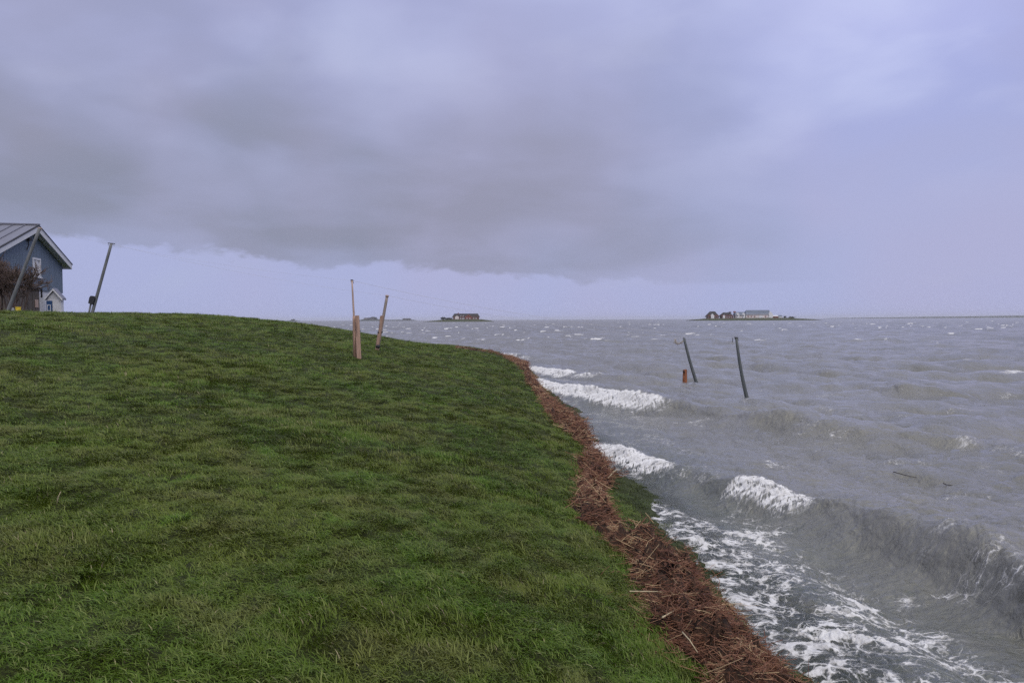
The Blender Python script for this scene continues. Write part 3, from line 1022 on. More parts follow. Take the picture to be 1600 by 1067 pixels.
# split stump: broken, uneven top
def stump(name, base, top, r, mat, parent, seed, cut=.12):
    rr_ = random.Random(seed)
    d_ = (top - base); n_ = 9; k = 12
    m = MB(); axis = d_.normalized()
    a = axis.cross(Vector((0, 1, 0))).normalized(); c = a.cross(axis).normalized()
    prof = [r*(1 + rr_.uniform(-.10, .10)) for _ in range(k)]
    for i_ in range(n_ + 1):
        f_ = i_/n_
        for j in range(k):
            an = 2*math.pi*j/k
            f2 = -.3 + f_*1.3
            hgt_ = f2*d_.length
            if i_ == n_:
                hgt_ -= cut*max(0, math.cos(an - .6))*rr_.uniform(.6, 1.2)
            rad_ = prof[j]*(1.05 - .12*f_)*(1 - (.35 if (i_ in (6, 7) and j in (10, 11, 0)) else 0))
            m.v.append(tuple(base + axis*hgt_ + a*math.cos(an)*rad_ + c*math.sin(an)*rad_))
    for i_ in range(n_):
        for j in range(k):
            q = (j + 1) % k
            m.f.append((i_*k + j, i_*k + q, (i_ + 1)*k + q, (i_ + 1)*k + j))
    m.f.append(tuple(n_*k + j for j in range(k)))
    return m.build(name, mat, parent, smooth=False)
stump('stump', B1b, at(558, 493, B1d), .064, M_WOOD, t, 3, .05)
dn = Vector((0, 0, 1))
MB().tube([at(552, 515, B1d + .10), at(558.5, 516, B1d + .02), at(563, 517, B1d - .01)], .016, 6).build('bolt', M_DARK, t, smooth=True)

B2b = hit(589, 547); B2d = B2b.y
t = clothes_pole('wooden clothes pole leaning right with grey top, bolted to a short stake', at(593.8, 524, B2d), at(605, 462, B2d), .050, .043, M_TAN, below=.35, cross=0)
stump('stake', B2b, at(597, 493, B2d - .10), .060, M_WOOD, t, 5, .06)
MB().tube([at(604.6, 464, B2d), at(605.1, 461, B2d)], .053, 10).build('pole_cap', M_WOODP, t, smooth=True)
MB().tube([at(590, 519, B2d - .12), at(598, 519, B2d)], .02, 6).build('bolt', M_DARK, t, smooth=True)
MB().tube([at(588.5, 541, B2d - .05), at(592.5, 541.5, B2d - .09)], .055, 8).build('iron_band', M_DARK, t, smooth=True)

C2b = hitw(1168, 626); C2t = at(1150.5, 528, C2b.y)
t = clothes_pole('dark grey clothes pole standing in the water, the nearer and taller of two', C2b, C2t, .056, .036, M_GPOLE2, below=1.1, bow=-.03, cross=.055)
MB().tube([C2t + Vector((-.10, 0, .01)), C2t + Vector((-.10, 0, -.12))], .008, 5).build('hook', M_DARK, t, smooth=True)
C1b = hitw(1088, 597); C1t = at(1069, 529, C1b.y)
t = clothes_pole('dark pole in the water with tangled rope at its top, farther of two', C1b, C1t, .060, .044, M_GPOLE2, below=1.2, bow=-.02, cross=.045)
m = MB(); rr_ = random.Random(4)
for k in range(5):
    pts = []
    for j in range(9):
        f_ = j/8
        pts.append(C1t + Vector((-.36*f_ + rr_.uniform(-.03, .03), rr_.uniform(-.03, .03), -.05 - .13*math.sin(math.pi*f_*rr_.uniform(.7, 1.2)) + rr_.uniform(-.035, .035))))
    m.tube(pts, .011, 5)
m.build('rope_tangle', M_ROPE, t, smooth=True)
Sb = hitw(1070, 597.5)
t = thing('mooring_post', 'short orange brown wooden post with a dark hole standing in the water', 'post', Sb)
sp = stump('post', Sb, at(1070, 577, Sb.y), .078, M_RUST, t, 9, .03)
c0 = at(1068.6, 580.5, Sb.y - .085)
MB().tube([c0 + Vector((0, -.004, 0)), c0 + Vector((0, .05, 0))], .032, 8).build('hole', M_DARK, t, smooth=True)

# clothes lines
def clothes_line(label, a, c, sag, r=.0042):
    n = 24
    pts = [lerp(a, c, k/n) - Vector((0, 0, sag*4*(k/n)*(1 - k/n))) for k in range(n + 1)]
    o = MB().tube(pts, r, 4).build('clothes_line', M_LINE, None, smooth=True, origin=a)
    tag(o, label, 'clothes line', 'lines strung between the clothes poles')
B1t = at(550, 438.5, B1d + .12); B2t = at(605, 462, B2d)
clothes_line('thin line from the pole before the blue house to the thin wooden pole', A1t, B1t, .16, .0012)
clothes_line('thin line from the lone crest pole to the leaning wooden pole', A2t, B2t, .14, .0017)
clothes_line('pale line from the thin wooden pole to the nearer pole in water', B1t, C2t, .22, .0025)
clothes_line('pale line from the leaning wooden pole to the rope-tangled pole in water', B2t, C1t, .16, .0025)

# short leaning stake with dark hood at the lone crest pole
Kd = A2b.y
Kb = at(137.5, 491, Kd - .05)
t = thing('hooded_stake', 'short leaning stake with a dark hood beside the lone crest pole', 'stake', Kb)
MB().tube([Kb - Vector((.02, 0, .2)), at(142.5, 472, Kd - .05)], .030, 8).build('stake', M_GPOLE, t, smooth=True)
q0 = at(142.8, 474, Kd - .05); q1 = at(146.3, 463, Kd - .05)
ax = (q1 - q0).normalized(); sd_ = ax.cross(Vector((0, 1, 0))).normalized()
m = MB()
m.prism([(-.085, -.02), (.065, -.02), (.085, .17), (.06, .235), (-.03, .245), (-.09, .20)], (-.07, .07), lambda p_, q_, k: q0 + sd_*p_ + ax*q_ + Vector((0, 1, 0))*k)
m.build('hood', M_DARK, t)

# ------------------------------------------------------------------ blue house
UX = Vector((-.235, .972, 0)); NX = Vector((.972, .235, 0))
HO = Vector((-25.5, 40.0, 0)) - NX*.35
def hf(s, n, z): return HO + UX*s + NX*n + Vector((0, 0, z))
ZP = 7.40; TS = .335; HW = 4.75; ZB = .9
def roof_z(s): return ZP - TS*abs(s)
house = thing('blue_house', 'blue boarded house with white gable trim and grey metal roof', 'house', hf(0, -4, ZB))
wl = MB().prism([(-HW + .05, ZB), (HW - .05, ZB), (HW - .05, roof_z(HW) - .32), (0, ZP - .34), (-HW + .05, roof_z(HW) - .32)], (-9., -.06), lambda s, q, k: hf(s, k, q)).build('wall', M_WHITE, house)
zlow = 3.95
bw = .19
nb_ = int(2*HW/bw)
WS0, WS1, WZ0, WZ1 = .19, 1.33, 4.72, 5.74
for k in range(nb_):
    s0 = -HW + k*bw; s1 = s0 + bw - .022
    zt0, zt1 = roof_z(s0) - .22, roof_z(s1) - .22
    spans = [(zlow, None)]
    if s0 + .02 > WS0 and s1 - .02 < WS1:
        spans = [(zlow, WZ0), (WZ1, None)]
    for (za, zb) in spans:
        poly = [(s0, za), (s1, za), (s1, zb or zt1), (s0, zb or zt0)]
        MB().prism(poly, (-.06, -.015 + .004*(k % 2)), lambda s, q, kk: hf(s, kk, q)).build('board', M_BLUE, wl)
MB().quadbox((-HW, -9., zlow), (HW, -.062, zlow + 0.02), hf).build('ledge', M_DARK, house)
# side clad
MB().quadbox((HW - .045, -9, zlow + .03), (HW - .01, -.07, roof_z(HW) - .34), hf).build('side_cladding', M_BLUE, house)
wn = MB().quadbox((WS0 + .02, -.11, WZ0 + .02), (WS1 - .02, -.075, WZ1 - .02), hf).build('window', M_GLASS, house)
fr_ = MB()
for lo, hi in (((WS0, -.085, WZ0), (WS0 + .10, .012, WZ1)), ((WS1 - .10, -.085, WZ0), (WS1, .012, WZ1)), ((WS0 + .10, -.085, WZ0), (WS1 - .10, .012, WZ0 + .10)), ((WS0 + .10, -.085, WZ1 - .10), (WS1 - .10, .012, WZ1)), ((.72, -.085, WZ0 + .1), (.78, .008, WZ1 - .1))):
    fr_.quadbox(lo, hi, hf)
fr_.build('frame', M_WHITE, wn)
MB().quadbox((WS0 - .05, -.06, WZ0 - .07), (WS1 + .05, .06, WZ0 - .005), hf).build('sill', M_WHITE, wn)
# roof: two slopes of standing-seam panels, fascia boards
EV = 5.12
for sg in (-1, 1):
    rf = MB().prism([(sg*.02, ZP + .02), (sg*EV, roof_z(EV) + .02), (sg*EV, roof_z(EV) - .10), (sg*.02, ZP - .10)], (-9.2, .34), lambda s, q, k: hf(s, k, q)).build('roof', M_ROOF, house)
    k = 0
    while k < 17:
        n1 = .34 - k*.56; n0 = n1 - .545
        MB().prism([(sg*.03, ZP + .025), (sg*(EV + .02), roof_z(EV + .02) + .025), (sg*(EV + .02), roof_z(EV + .02) + .043), (sg*.03, ZP + .043)], (n0, n1), lambda s, q, kk: hf(s, kk, q)).build('roof_panel', M_ROOF, rf)
        MB().prism([(sg*.03, ZP + .044), (sg*(EV + .02), roof_z(EV + .02) + .044), (sg*(EV + .02), roof_z(EV + .02) + .09), (sg*.03, ZP + .09)], (n0 - .012, n0 + .012), lambda s, q, kk: hf(s, kk, q)).build('seam', M_ROOF, rf)
        k += 1
    MB().prism([(sg*.0, ZP - .01), (sg*EV, roof_z(EV) - .01), (sg*EV, roof_z(EV) - .27), (sg*.0, ZP - .30)], (.345, .39), lambda s, q, kk: hf(s, kk, q)).build('fascia', M_WHITE, house)
    MB().prism([(sg*.0, ZP + .055), (sg*(EV + .03), roof_z(EV + .03) + .055), (sg*(EV + .03), roof_z(EV + .03) + .0), (sg*.0, ZP + .0)], (.392, .43), lambda s, q, kk: hf(s, kk, q)).build('verge_trim', M_DARK, house)
    MB().prism([(sg*.1, ZP - .16), (sg*EV, roof_z(EV) - .13), (sg*EV, roof_z(EV) - .20), (sg*.1, ZP - .23)], (-.01, .343), lambda s, q, kk: hf(s, kk, q)).build('soffit', M_WHITE, house)
    MB().quadbox((sg*(EV - .02) - .03, -9.2, roof_z(EV) - .27), (sg*(EV - .02) + .03, .34, roof_z(EV) - .105), hf).build('eave_board', M_WHITE, house)
MB().quadbox((-.10, -9.2, ZP + .06), (.10, .44, ZP + .12), hf).build('ridge_cap', M_ROOF, house)
m = MB(); m.quadbox((-.62, -.01, 6.55), (-.30, .16, 6.72), hf); m.tube([hf(-.5, .05, 6.56), hf(-.62, .12, 6.3), hf(-.8, .08, 6.05)], .03, 5)
m.build('gable_bracket', M_DARK, house)  # dark box with a hanging cable high on the gable
# weathered lean-to along the gable
ax_ = MB().quadbox((-6.1, 0.0, ZB), (-1.85, .95, 3.92), hf).build('annex', M_STONE, house)
k = 0; s0 = -6.1
while s0 < -1.9:
    s1 = min(s0 + .33, -1.85)
    MB().quadbox((s0 + .012, .952, ZB), (s1 - .012, .985 + .012*(k % 3), 3.90 - .02*(k % 2)), hf).build('plank', M_STONE, ax_)
    s0 += .33; k += 1
k = 0; n0 = 0.05
while n0 < .9:
    MB().quadbox((-1.848, n0 + .01, ZB), (-1.815 + .008*(k % 2), min(n0 + .29, .95), 3.90), hf).build('plank', M_STONE, ax_)
    n0 += .30; k += 1
MB().quadbox((-6.2, .0, 3.925), (-1.75, 1.10, 4.03), hf).build('annex_roof', M_DARK, house)
MB().quadbox((-1.745, 1.0, 3.5), (-1.70, 1.08, 4.02), hf).build('downpipe', M_DARK, house)
MB().quadbox((-2.55, 1.012, 2.98), (-2.15, 1.035, 3.38), hf).build('notice_board', M_WOODP, house)
# porch
PS = 1.35
po = MB().quadbox((PS, .28, ZB), (1.75, .96, 3.55), hf).build('porch', M_WHITE, house)
MB().prism([(.28, 3.552), (.96, 3.552), (.62, 3.98)], (PS, 1.75), lambda n, q, s: hf(s, n, q)).build('porch_gable', M_WHITE, po)
for sg in (-1, 1):
    c_ = .62
    e1 = c_ + sg*.46
    MB().prism([(c_, 4.13), (e1, 3.55), (e1, 3.46), (c_, 4.03)], (PS - .16, 1.8), lambda n, q, s: hf(s, n, q)).build('porch_roof', M_ROOF, po)
    MB().prism([(c_, 4.10), (e1, 3.53), (e1, 3.41), (c_, 3.98)], (PS - .195, PS - .163), lambda n, q, s: hf(s, n, q)).build('porch_fascia', M_WHITE, po)
dr = MB().quadbox((PS - .05, .24, ZB), (PS - .002, .52, 3.42), hf).build('door', M_DOORB, po)
m = MB()
for n0, n1, za, zb in ((.27, .30, 2.5, 3.2), (.43, .46, 2.5, 3.2), (.301, .429, 2.84, 2.88), (.301, .429, 3.16, 3.2), (.301, .429, 2.5, 2.54)):
    m.quadbox((PS - .075, n0, za), (PS - .052, n1, zb), hf)
m.build('door_frame', M_WHITE, po)
MB().quadbox((PS - .045, .56, ZB), (PS - .002, .88, 3.42), hf).build('side_panel', M_WHITE, po)
MB().tube([hf(PS - .2, .02, 4.05), hf(PS - .2, .02, 4.18)], .07, 8).build('porch_lamp', M_WHITE, po, smooth=True)

# ------------------------------------------------------------------ bare shrub before the house
def grow(m, p, d_, L, r, depth, rnd, spread=.55, up=.12, rmin=.0035):
    n = 3
    pts = [p]; q = p.copy(); dd = d_.copy()
    for _ in range(n):
        dd = (dd + Vector((rnd.gauss(0, .16), rnd.gauss(0, .16), rnd.gauss(0, .12) + up*.3))).normalized()
        q = q + dd*L/n
        pts.append(q.copy())
    m.tube(pts, [max(rmin, r*(1 - .45*k/n)) for k in range(n + 1)], 3 if depth < 3 else 5, cap=False)
    if depth <= 0: return
    for c_ in range(rnd.choice((2, 3, 3, 4))):
        i_ = rnd.randint(1, n)
        d2 = (dd + Vector((rnd.gauss(0, spread), rnd.gauss(0, spread), rnd.gauss(0, spread*.7) + up))).normalized()
        grow(m, pts[i_], d2, L*rnd.uniform(.62, .88), r*.58, depth - 1, rnd, spread, up, rmin)

rnd = random.Random(12)
BD = 26.
bb = at(10, 489, BD)
bb.z = float(height(bb.x, bb.y)[0]) - .05
t = thing('bare_shrub', 'large leafless brown shrub in front of the blue house', 'shrub', bb)
m = MB(); m2 = MB()
for k in range(26):
    a_ = rnd.uniform(0, 6.28); d0 = Vector((math.cos(a_)*.25, math.sin(a_)*.35, 1)).normalized()
    p0 = bb + Vector((rnd.uniform(-1.0, .50), rnd.uniform(-.5, .5), -.1))
    m2.tube([p0, p0 + d0*.35, p0 + d0*.7 + Vector((0, 0, .03))], [.035, .028, .022], 6, cap=False)
    grow(m, p0 + d0*.66, d0, .56, .020, 5, rnd, .50, .10, .0058)
m2.build('stem', M_TWIG, t, smooth=True)
tw = m.build('twigs', M_TWIG, t)
tw['kind'] = 'stuff'

# yellow tub and grey stone on the crest by the shrub
yb = at(28.5, 487, A1b.y + .5); yb.z = float(height(yb.x, yb.y)[0]) - .02
zt_ = at(28.5, 480.5, yb.y).z
t = thing('yellow_tub', 'small bright yellow tub on the grass below the shrub', 'tub', yb)
hh = max(.09, zt_ - yb.z)
MB().tube([yb, yb + Vector((0, 0, hh))], [.062, .075], 14, ell=.8).build('tub', M_YEL, t, smooth=False)
MB().tube([yb + Vector((0, 0, hh + .001)), yb + Vector((0, 0, hh + .016))], .082, 14, ell=.8).build('rim', M_YEL, t)
gb = at(20.5, 487, A1b.y + .6); gb.z = float(height(gb.x, gb.y)[0])
hz = max(.07, at(20.5, 481, gb.y).z - gb.z)
m = MB(); rr_ = random.Random(2)
for ring, (hf_, rf_) in enumerate(((-.2, .9), (.3, 1.), (.75, .75), (1., .3))):
    for j in range(9):
        an = 2*math.pi*j/9
        q_ = rr_.uniform(.85, 1.12)
        m.v.append((gb.x + math.cos(an)*.055*rf_*q_, gb.y + math.sin(an)*.05*rf_*q_, gb.z + hz*hf_))
for k in range(3):
    for j in range(9):
        m.f.append((k*9 + j, k*9 + (j + 1) % 9, (k + 1)*9 + (j + 1) % 9, (k + 1)*9 + j))
m.f.append(tuple(27 + j for j in range(9)))
o = m.build('stone', M_GREYS, None, smooth=True, origin=gb)
tag(o, 'small grey stone on the grass just left of the yellow tub', 'stone')

# ------------------------------------------------------------------ loose bits near by
def stick(name, label, cat, pts, r, mat):
    n = len(pts)
    o = MB().tube(pts, [r*(1 - .5*k/(n - 1)) for k in range(n)], 6).build(name, mat, None, smooth=True, origin=pts[0])
    return tag(o, label, cat)
g0 = hit(87, 788); d0 = g0.y
stick('straw_stalk', 'single pale straw standing up in the grass at lower left', 'straw', [g0 - Vector((0, 0, .03)), at(91, 776, d0), at(95, 768, d0 - .02)], .0045, M_STRAW)
a_ = hit(866, 632, .12)
stick('driftwood_stick', 'short dark stick jutting from the reed wrack over the water', 'stick', [a_ - Vector((.2, 0, .06)), a_, at(873, 627, a_.y), ], .03, M_STICK)
def wl_(px, py, up=.03):
    p_ = hitw(px, py, .1)
    m_ = np.where(np.hypot(sx - p_.x, sy - p_.y) < .25)[0]
    zs = z[sub][m_]
    k_ = np.argsort(np.hypot(sx[m_] + ox[sub][m_] - p_.x, sy[m_] + oy[sub][m_] - p_.y))[:12]
    zz = float(zs[k_].max()) + up
    return hitw(px, py, zz)
stick('floating_stick', 'thin dark stick floating on the sea beyond the near breaker', 'stick', [wl_(1396, 737, .05), wl_(1414, 742, .065), wl_(1432, 746, .05)], .007, M_STICK)
stick('floating_branch', 'forked dark twig floating on the sea, right of the thin stick', 'stick', [wl_(1474, 755, .07), wl_(1479, 757, .03), wl_(1492, 758.5, .03)], .007, M_STICK)
def reed(label, p0, p1, r=.0045):
    a0 = hit(*p0, .11); a1 = hit(*p1, .11)
    stick('reed_stalk', label, 'reed', [a0 + Vector((0, 0, .012)), lerp(a0, a1, .5) + Vector((0, 0, .022)), a1 + Vector((0, 0, .012))], r, M_STRAW)
reed('long pale reed lying level across the widest part of the wrack', (984, 926), (1068, 931))
reed('pale reed stalk on the wrack, slanting up to the right', (1035, 967), (1074, 950), .0055)
reed('pale reed stalk on the wrack slanting down to the right', (1066, 990), (1090, 1022))
reed('pale reed standing on the wrack where a narrow arm joins', (950, 748), (966, 733), .008)

# ------------------------------------------------------------------ the halligs far out
def isle(name, px0, px1, ptop, depth, tops, mat, dy=40.):
    """low mound: tops = [(px, photo y of its crest)]"""
    n = 60; V = []; Fc = []
    rows = (-1., -.75, -.45, 0., .5, 1.)
    hs = (-.5, .25, .75, 1., .8, -.5)
    for r_, h_ in zip(rows, hs):
        for k in range(n):
            px = px0 + (px1 - px0)*k/(n - 1)
            py = np.interp(px, [q[0] for q in tops], [q[1] for q in tops])
            top = at(px, py, depth)
            zc = max(top.z, .05)
            V.append((top.x, depth + r_*dy, zc*h_ if h_ > 0 else -1.5))
    for a in range(len(rows) - 1):
        for k in range(n - 1):
            Fc.append((a*n + k, a*n + k + 1, (a + 1)*n + k + 1, (a + 1)*n + k))
    me = np_mesh(name, np.array(V), np.array(Fc), mat)
    o = link(bpy.data.objects.new(name, me))
    return tag(o, kind='structure')

DH = 900.
U1 = DH/F        # metres per photograph pixel out there
isle('island', 664, 772, 0, DH, [(664, 502.6), (676, 501.2), (690, 499.6), (705, 498.6), (750, 498.6), (757, 499.4), (766, 500.8), (772, 502.4)], M_ISLE)
isle('island', 1078, 1272, 0, DH, [(1078, 500.6), (1090, 498.9), (1103, 497.4), (1200, 496.6), (1232, 496.4), (1245, 497.4), (1258, 498.0), (1272, 499.6)], M_ISLE)

def fbox(m, px0, px1, py0, py1, dep, depth=8.):
    a = at(px0, py1, dep); c = at(px1, py0, dep)
    m.quadbox((a.x, dep, a.z), (c.x, dep + depth, c.z))
    return m

def hip_roof(m, px0, px1, pe, pt, inset, dep, wid=12., over=.8, inset_r=None):
    a = at(px0, pe, dep); c = at(px1, pe, dep); tz = at((px0 + px1)/2, pt, dep).z
    i0 = inset*dep/F; i1 = (inset if inset_r is None else inset_r)*dep/F
    y0, y1, ym = dep - over, dep + wid + over, dep + wid/2
    b0 = len(m.v)
    m.v += [(a.x, y0, a.z), (c.x, y0, a.z), (c.x, y1, a.z), (a.x, y1, a.z), (a.x + i0, ym, tz), (c.x - i1, ym, tz)]
    m.f += [tuple(b0 + k for k in q) for q in ((0, 1, 5, 4), (2, 3, 4, 5), (1, 2, 5), (3, 0, 4), (3, 2, 1, 0))]
    return m

def gable_front(m, px0, px1, pb, pe, pt, dep, depth=5., proud=1.5):
    a = at(px0, pb, dep); c = at(px1, pe, dep); tz = at(px0, pt, dep).z
    xm = (a.x + c.x)/2
    m.prism([(a.x, a.z), (c.x, a.z), (c.x, c.z), (xm, tz), (a.x, c.z)], (dep - proud, dep + depth), lambda p_, q_, k: Vector((p_, k, q_)))
    return m

# island farmhouse with red walls
ob = at(728, 499, DH + 6)
h1 = thing('thatched_farmhouse', 'red walled farmhouse under a long dark thatched roof on its own island', 'house', ob)
wl = fbox(MB(), 708, 748, 494.5, 500, DH).build('wall', M_REDB, h1)
hip_roof(MB(), 706, 749.5, 496.0, 489.9, 3.2, DH, 12).build('roof', M_THATCH, h1)
gable_front(MB(), 727, 737, 499.6, 494.5, 491.6, DH, 6).build('dormer', M_REDB, h1)
gable_front(MB(), 711, 717, 499.6, 495.3, 493.2, DH, 5).build('dormer', M_PINK, h1)
MB().quadbox((at(711.7, 0, DH).x, DH + 4, at(711, 491, DH).z), (at(713, 0, DH).x, DH + 6, at(711, 488.7, DH).z)).build('chimney', M_REDB, h1)
for p0, p1, y0, y1 in ((718.5, 720.3, 496.6, 498.4), (721.5, 723.3, 496.6, 498.4), (724, 725.6, 496.6, 498.4), (739, 741, 496.8, 498.2), (743, 745.4, 496.8, 498.2), (729, 730.4, 496.8, 498.2), (733.4, 735, 496.8, 498.2)):
    pr = 1.62 if 727 < p0 < 737 else .1
    wnd = fbox(MB(), p0, p1, y0, y1, DH - pr, .08).build('window', M_WHITE, h1)
for p0, y0 in ((719, 493.6), (722.6, 493.6)):
    gable_front(MB(), p0, p0 + 2.4, y0 + 2, y0 + .8, y0 - .4, DH + 1.5, 3, .5).build('roof_dormer', M_WHITE, h1)

def blob_shrub(name, label, cat, px0, px1, pb, pt, dep, mat, seed, group=None, n=420, wid=5.):
    """crown of many small leaf clumps over a stem"""
    r = random.Random(seed)
    a = at(px0, pb, dep); c = at(px1, pt, dep)
    cx, hw, z0, hgt_ = (a.x + c.x)/2, (c.x - a.x)/2, a.z, c.z - a.z
    t_ = thing(name, label, cat, (cx, dep, z0), group)
    m_ = MB()
    m_.tube([(cx, dep, z0 - .4), (cx + .1*hw, dep, z0 + hgt_*.5)], [hw*.10, hw*.05], 6).build('stem', M_TWIG, t_)
    m_ = MB()
    for k in range(n):
        while True:
            u, v, w_ = r.uniform(-1, 1), r.uniform(-1, 1), r.uniform(-1, 1)
            q = u*u + v*v + w_*w_
            if q < 1 and r.random() < .35 + .65*q: break
        lump_ = .78 + .22*math.sin(u*7 + seed)*math.cos(v*5)
        p_ = Vector((cx + u*hw*lump_, dep + v*wid*.5, z0 + hgt_*(.5 + .5*w_*lump_)))
        s = hw*r.uniform(.07, .15)
        b0 = len(m_.v)
        for _ in range(3):
            m_.v.append(tuple(p_ + Vector((r.gauss(0, s), r.gauss(0, s), r.gauss(0, s*.8)))))
        m_.f.append((b0, b0 + 1, b0 + 2))
    m_.build('crown', mat, t_)
    return t_

blob_shrub('island_shrub', 'dark wind-bent shrub left of the red walled farmhouse', 'shrub', 688, 697, 499.8, 494.8, DH + 3, M_TREE, 3)
blob_shrub('island_hedge', 'low dark hedge between the wind-bent shrub and the red farmhouse', 'hedge', 695, 708, 499.6, 496.6, DH + 2, M_TREE, 4)

# second hallig
h2 = thing('thatched_cottage', 'thatched cottage with pale front at the left end of the farther right island', 'house', at(1114, 497, DH + 4))
fbox(MB(), 1106, 1123, 492.5, 498, DH).build('wall', M_REDB, h2)
hip_roof(MB(), 1104.5, 1125, 495.2, 486.6, 6.2, DH, 11).build('roof', M_THATCH, h2)
gable_front(MB(), 1110.5, 1115.5, 497.4, 493, 490.4, DH, 5).build('front_gable', M_WHITE, h2)
for p0 in (1106.5, 1117.5, 1120.5):
    fbox(MB(), p0, p0 + 1.6, 494.6, 496.2, DH - .1, .08).build('window', M_WHITE, h2)
h3 = thing('brick_cottage', 'brown thatched cottage half hidden by a bare tree, second from left on right island', 'house', at(1135, 497, DH + 4))
fbox(MB(), 1127.5, 1146, 492.5, 498, DH).build('wall', M_REDB, h3)
hip_roof(MB(), 1126, 1147, 494.6, 488.2, 5.5, DH, 11).build('roof', M_THATCH, h3)
gable_front(MB(), 1129, 1132.5, 497.4, 494, 492.2, DH, 5).build('front_gable', M_WHITE, h3)
for p0 in (1135, 1138.5, 1142):
    fbox(MB(), p0, p0 + 1.6, 494.6, 496.2, DH - .1, .08).build('window', M_WHITE, h3)
h4 = thing('slate_house', 'slate roofed house with white dormers between the cottages and the long barn', 'house', at(1156, 497, DH + 4))
fbox(MB(), 1149.5, 1164.5, 491.5, 498, DH).build('wall', M_PINK, h4)
hip_roof(MB(), 1148.5, 1165.5, 492.6, 487.4, .8, DH, 10).build('roof', M_SLATE, h4)
for p0 in (1151, 1160):
    gable_front(MB(), p0, p0 + 3.6, 496.8, 490.6, 488.8, DH, 5).build('front_gable', M_WHITE, h4)
for p0 in (1151.9, 1156.6, 1160.9):
    fbox(MB(), p0, p0 + 1.7, 492.2, 494., DH - 1.62 if p0 != 1156.6 else DH - .1, .08).build('window', M_GLASS, h4)
MB().quadbox((at(1150, 0, DH).x, DH + 4, at(1150, 488.5, DH).z), (at(1151.2, 490, DH).x, DH + 6, at(1150, 486.2, DH).z)).build('chimney', M_REDB, h4)
h5 = thing('long_barn', 'long barn with blue grey roof and white gable, largest building on right island', 'barn', at(1185, 497, DH + 6))
fbox(MB(), 1165.8, 1206, 490.5, 497.6, DH).build('wall', M_PINK, h5)
hip_roof(MB(), 1164.8, 1207, 491.6, 484.4, 4.2, DH, 15, inset_r=2.2).build('roof', M_SLATE, h5)
gable_front(MB(), 1201, 1207, 497.2, 491., 486.8, DH, 9, 1.2).build('white_gable', M_WHITE, h5)
fbox(MB(), 1186, 1191.5, 492.8, 496.8, DH - .12, .1).build('barn_door', M_WHITE, h5)
for p0 in (1168, 1173, 1178, 1195):
    fbox(MB(), p0, p0 + 2.4, 493.6, 495.4, DH - .12, .1).build('brick_panel', M_REDB, h5)
for nm, lab, x0, x1, pe, pt, mt in (('low_shed', 'low brick shed just right of the barn with white gable', 1208, 1216, 494.2, 492.6, M_REDB),
                                    ('white_shed', 'small white shed at the right end of the right island', 1216.6, 1222.5, 494.2, 492.4, M_WHITE)):
    hs_ = thing(nm, lab, 'shed', at((x0 + x1)/2, 497, DH + 2))
    fbox(MB(), x0, x1, pe, 497.4, DH, 6).build('wall', mt, hs_)
    hip_roof(MB(), x0 - .5, x1 + .5, pe, pt, .4, DH, 6, .4).build('roof', M_WHITE if nm == 'low_shed' else M_SLATE, hs_)
blob_shrub('island_shrub', 'dark low shrub on the right island beyond the white shed', 'shrub', 1224, 1229, 497, 493.2, DH + 2, M_TREE, 5)
blob_shrub('island_shrub', 'dark spreading shrub at the far right tip of the right island', 'shrub', 1231, 1242, 497.4, 495.0, DH + 2, M_TREE, 6)
for px0, px1, pt, lab, sd2 in ((1107, 1121, 485.4, 'bare brown tree above the pale fronted thatched cottage', 21), (1133, 1147, 485.0, 'bare brown tree above the brown thatched cottage', 22)):
    a = at((px0 + px1)/2, 497.5, DH + 14); hw = (px1 - px0)/2*U1; ht = at(px0, pt, DH + 14).z - a.z
    t = thing('bare_tree', lab, 'tree', a, 'bare trees behind the cottages')
    m = MB(); m2 = MB(); rnd = random.Random(sd2)
    m2.tube([a - Vector((0, 0, .5)), a + Vector((0, 0, ht*.4))], [.4, .28], 6).build('trunk', M_TWIG, t)
    for k in range(6):
        an = k*1.05; d0 = Vector((math.cos(an)*.75, math.sin(an)*.5, .8)).normalized()
        grow(m, a + Vector((0, 0, ht*.36)), d0, ht*.22, .16, 4, rnd, .55, .1, .07)
    cr = m.build('crown', M_TWIG, t)

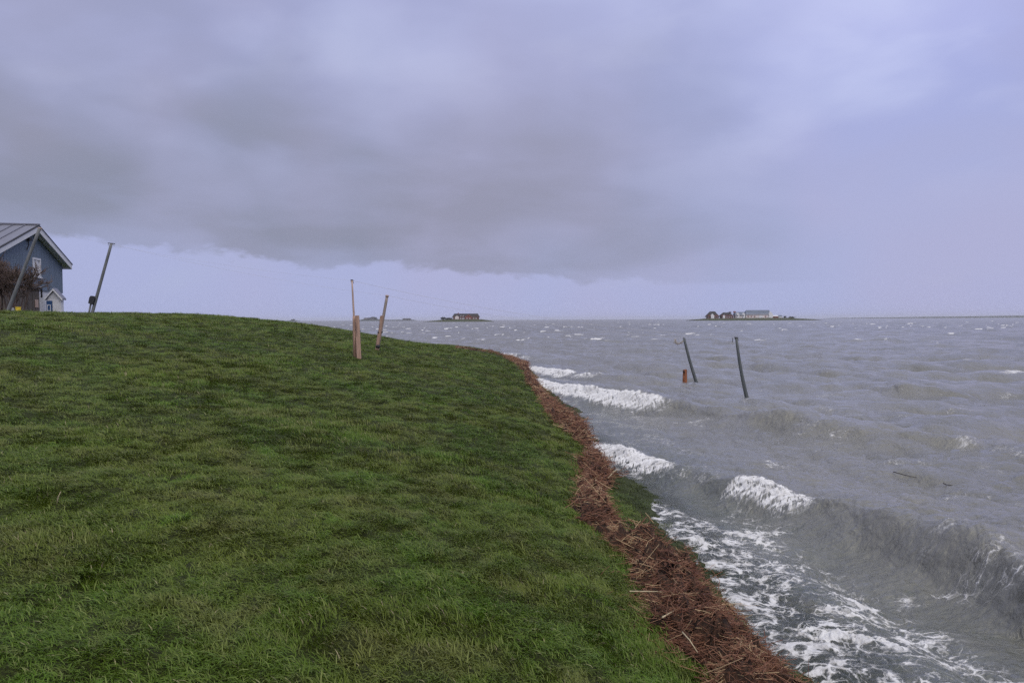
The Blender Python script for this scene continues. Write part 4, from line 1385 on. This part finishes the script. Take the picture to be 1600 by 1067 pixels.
# faint farther halligs and the coast on the horizon
DF = 2600.
isle('island', 560, 652, 0, DF, [(560, 501.2), (566, 498.9), (590, 498.9), (605, 499.8), (622, 499.6), (645, 499.6), (652, 501.2)], M_FAR, 60)
isle('island', 446, 470, 0, DF + 400, [(446, 502.2), (455, 500.4), (461, 500.4), (470, 502.2)], M_FAR, 60)
def far_house(label, x0, x1, pb, pe, pt, dep):
    t_ = thing('far_house', label, 'house', at((x0 + x1)/2, pb, dep))
    fbox(MB(), x0, x1, pe, pb + .5, dep, 20).build('wall', M_PINK, t_)
    hip_roof(MB(), x0 - .6, x1 + .6, pe, pt, 1.2, dep, 20, 2).build('roof', M_THATCH, t_)
far_house('faint house at the left on the small island between the two wooden poles', 568, 575, 499.2, 498., 496.6, DF)
far_house('faint house at the right on the small island between the two wooden poles', 578, 584, 499.2, 498., 496.4, DF)
far_house('faint long roof on the distant island just right of the leaning wooden pole', 629, 641, 499.8, 498.9, 497.4, DF)
blob_shrub('far_trees', 'faint clump of trees at the middle of the small island behind the poles', 'trees', 572, 592, 499.6, 496.8, DF + 20, M_TREE, 31, n=300, wid=20)
blob_shrub('far_trees', 'faint bushy rise on the horizon left of the two wooden poles', 'trees', 454, 462, 501.0, 498.7, DF + 420, M_TREE, 32, n=220, wid=20)
isle('coast', 1270, 1640, 0, 5200., [(1270, 499), (1300, 497.0), (1380, 496.0), (1460, 494.8), (1520, 494.2), (1580, 493.2), (1640, 492.8)], M_FAR, 120)

# ------------------------------------------------------------------ sea air
m = MB().quadbox((-6500, -200, -7), (6500, 9500, 26))
hz_me = m.mesh('haze', None)
hzm = bpy.data.materials.new('sea_air'); hzm.use_nodes = True
hn = hzm.node_tree; hn.nodes.remove(hn.nodes['Principled BSDF'])
pv = hn.nodes.new('ShaderNodeVolumePrincipled')
pv.inputs['Color'].default_value = (.90, .92, .97, 1); pv.inputs['Density'].default_value = .0001
hn.links.new(pv.outputs[0], hn.nodes['Material Output'].inputs['Volume'])
hz_me.materials.append(hzm)
haze = link(bpy.data.objects.new('haze', hz_me))
tag(haze, kind='stuff')
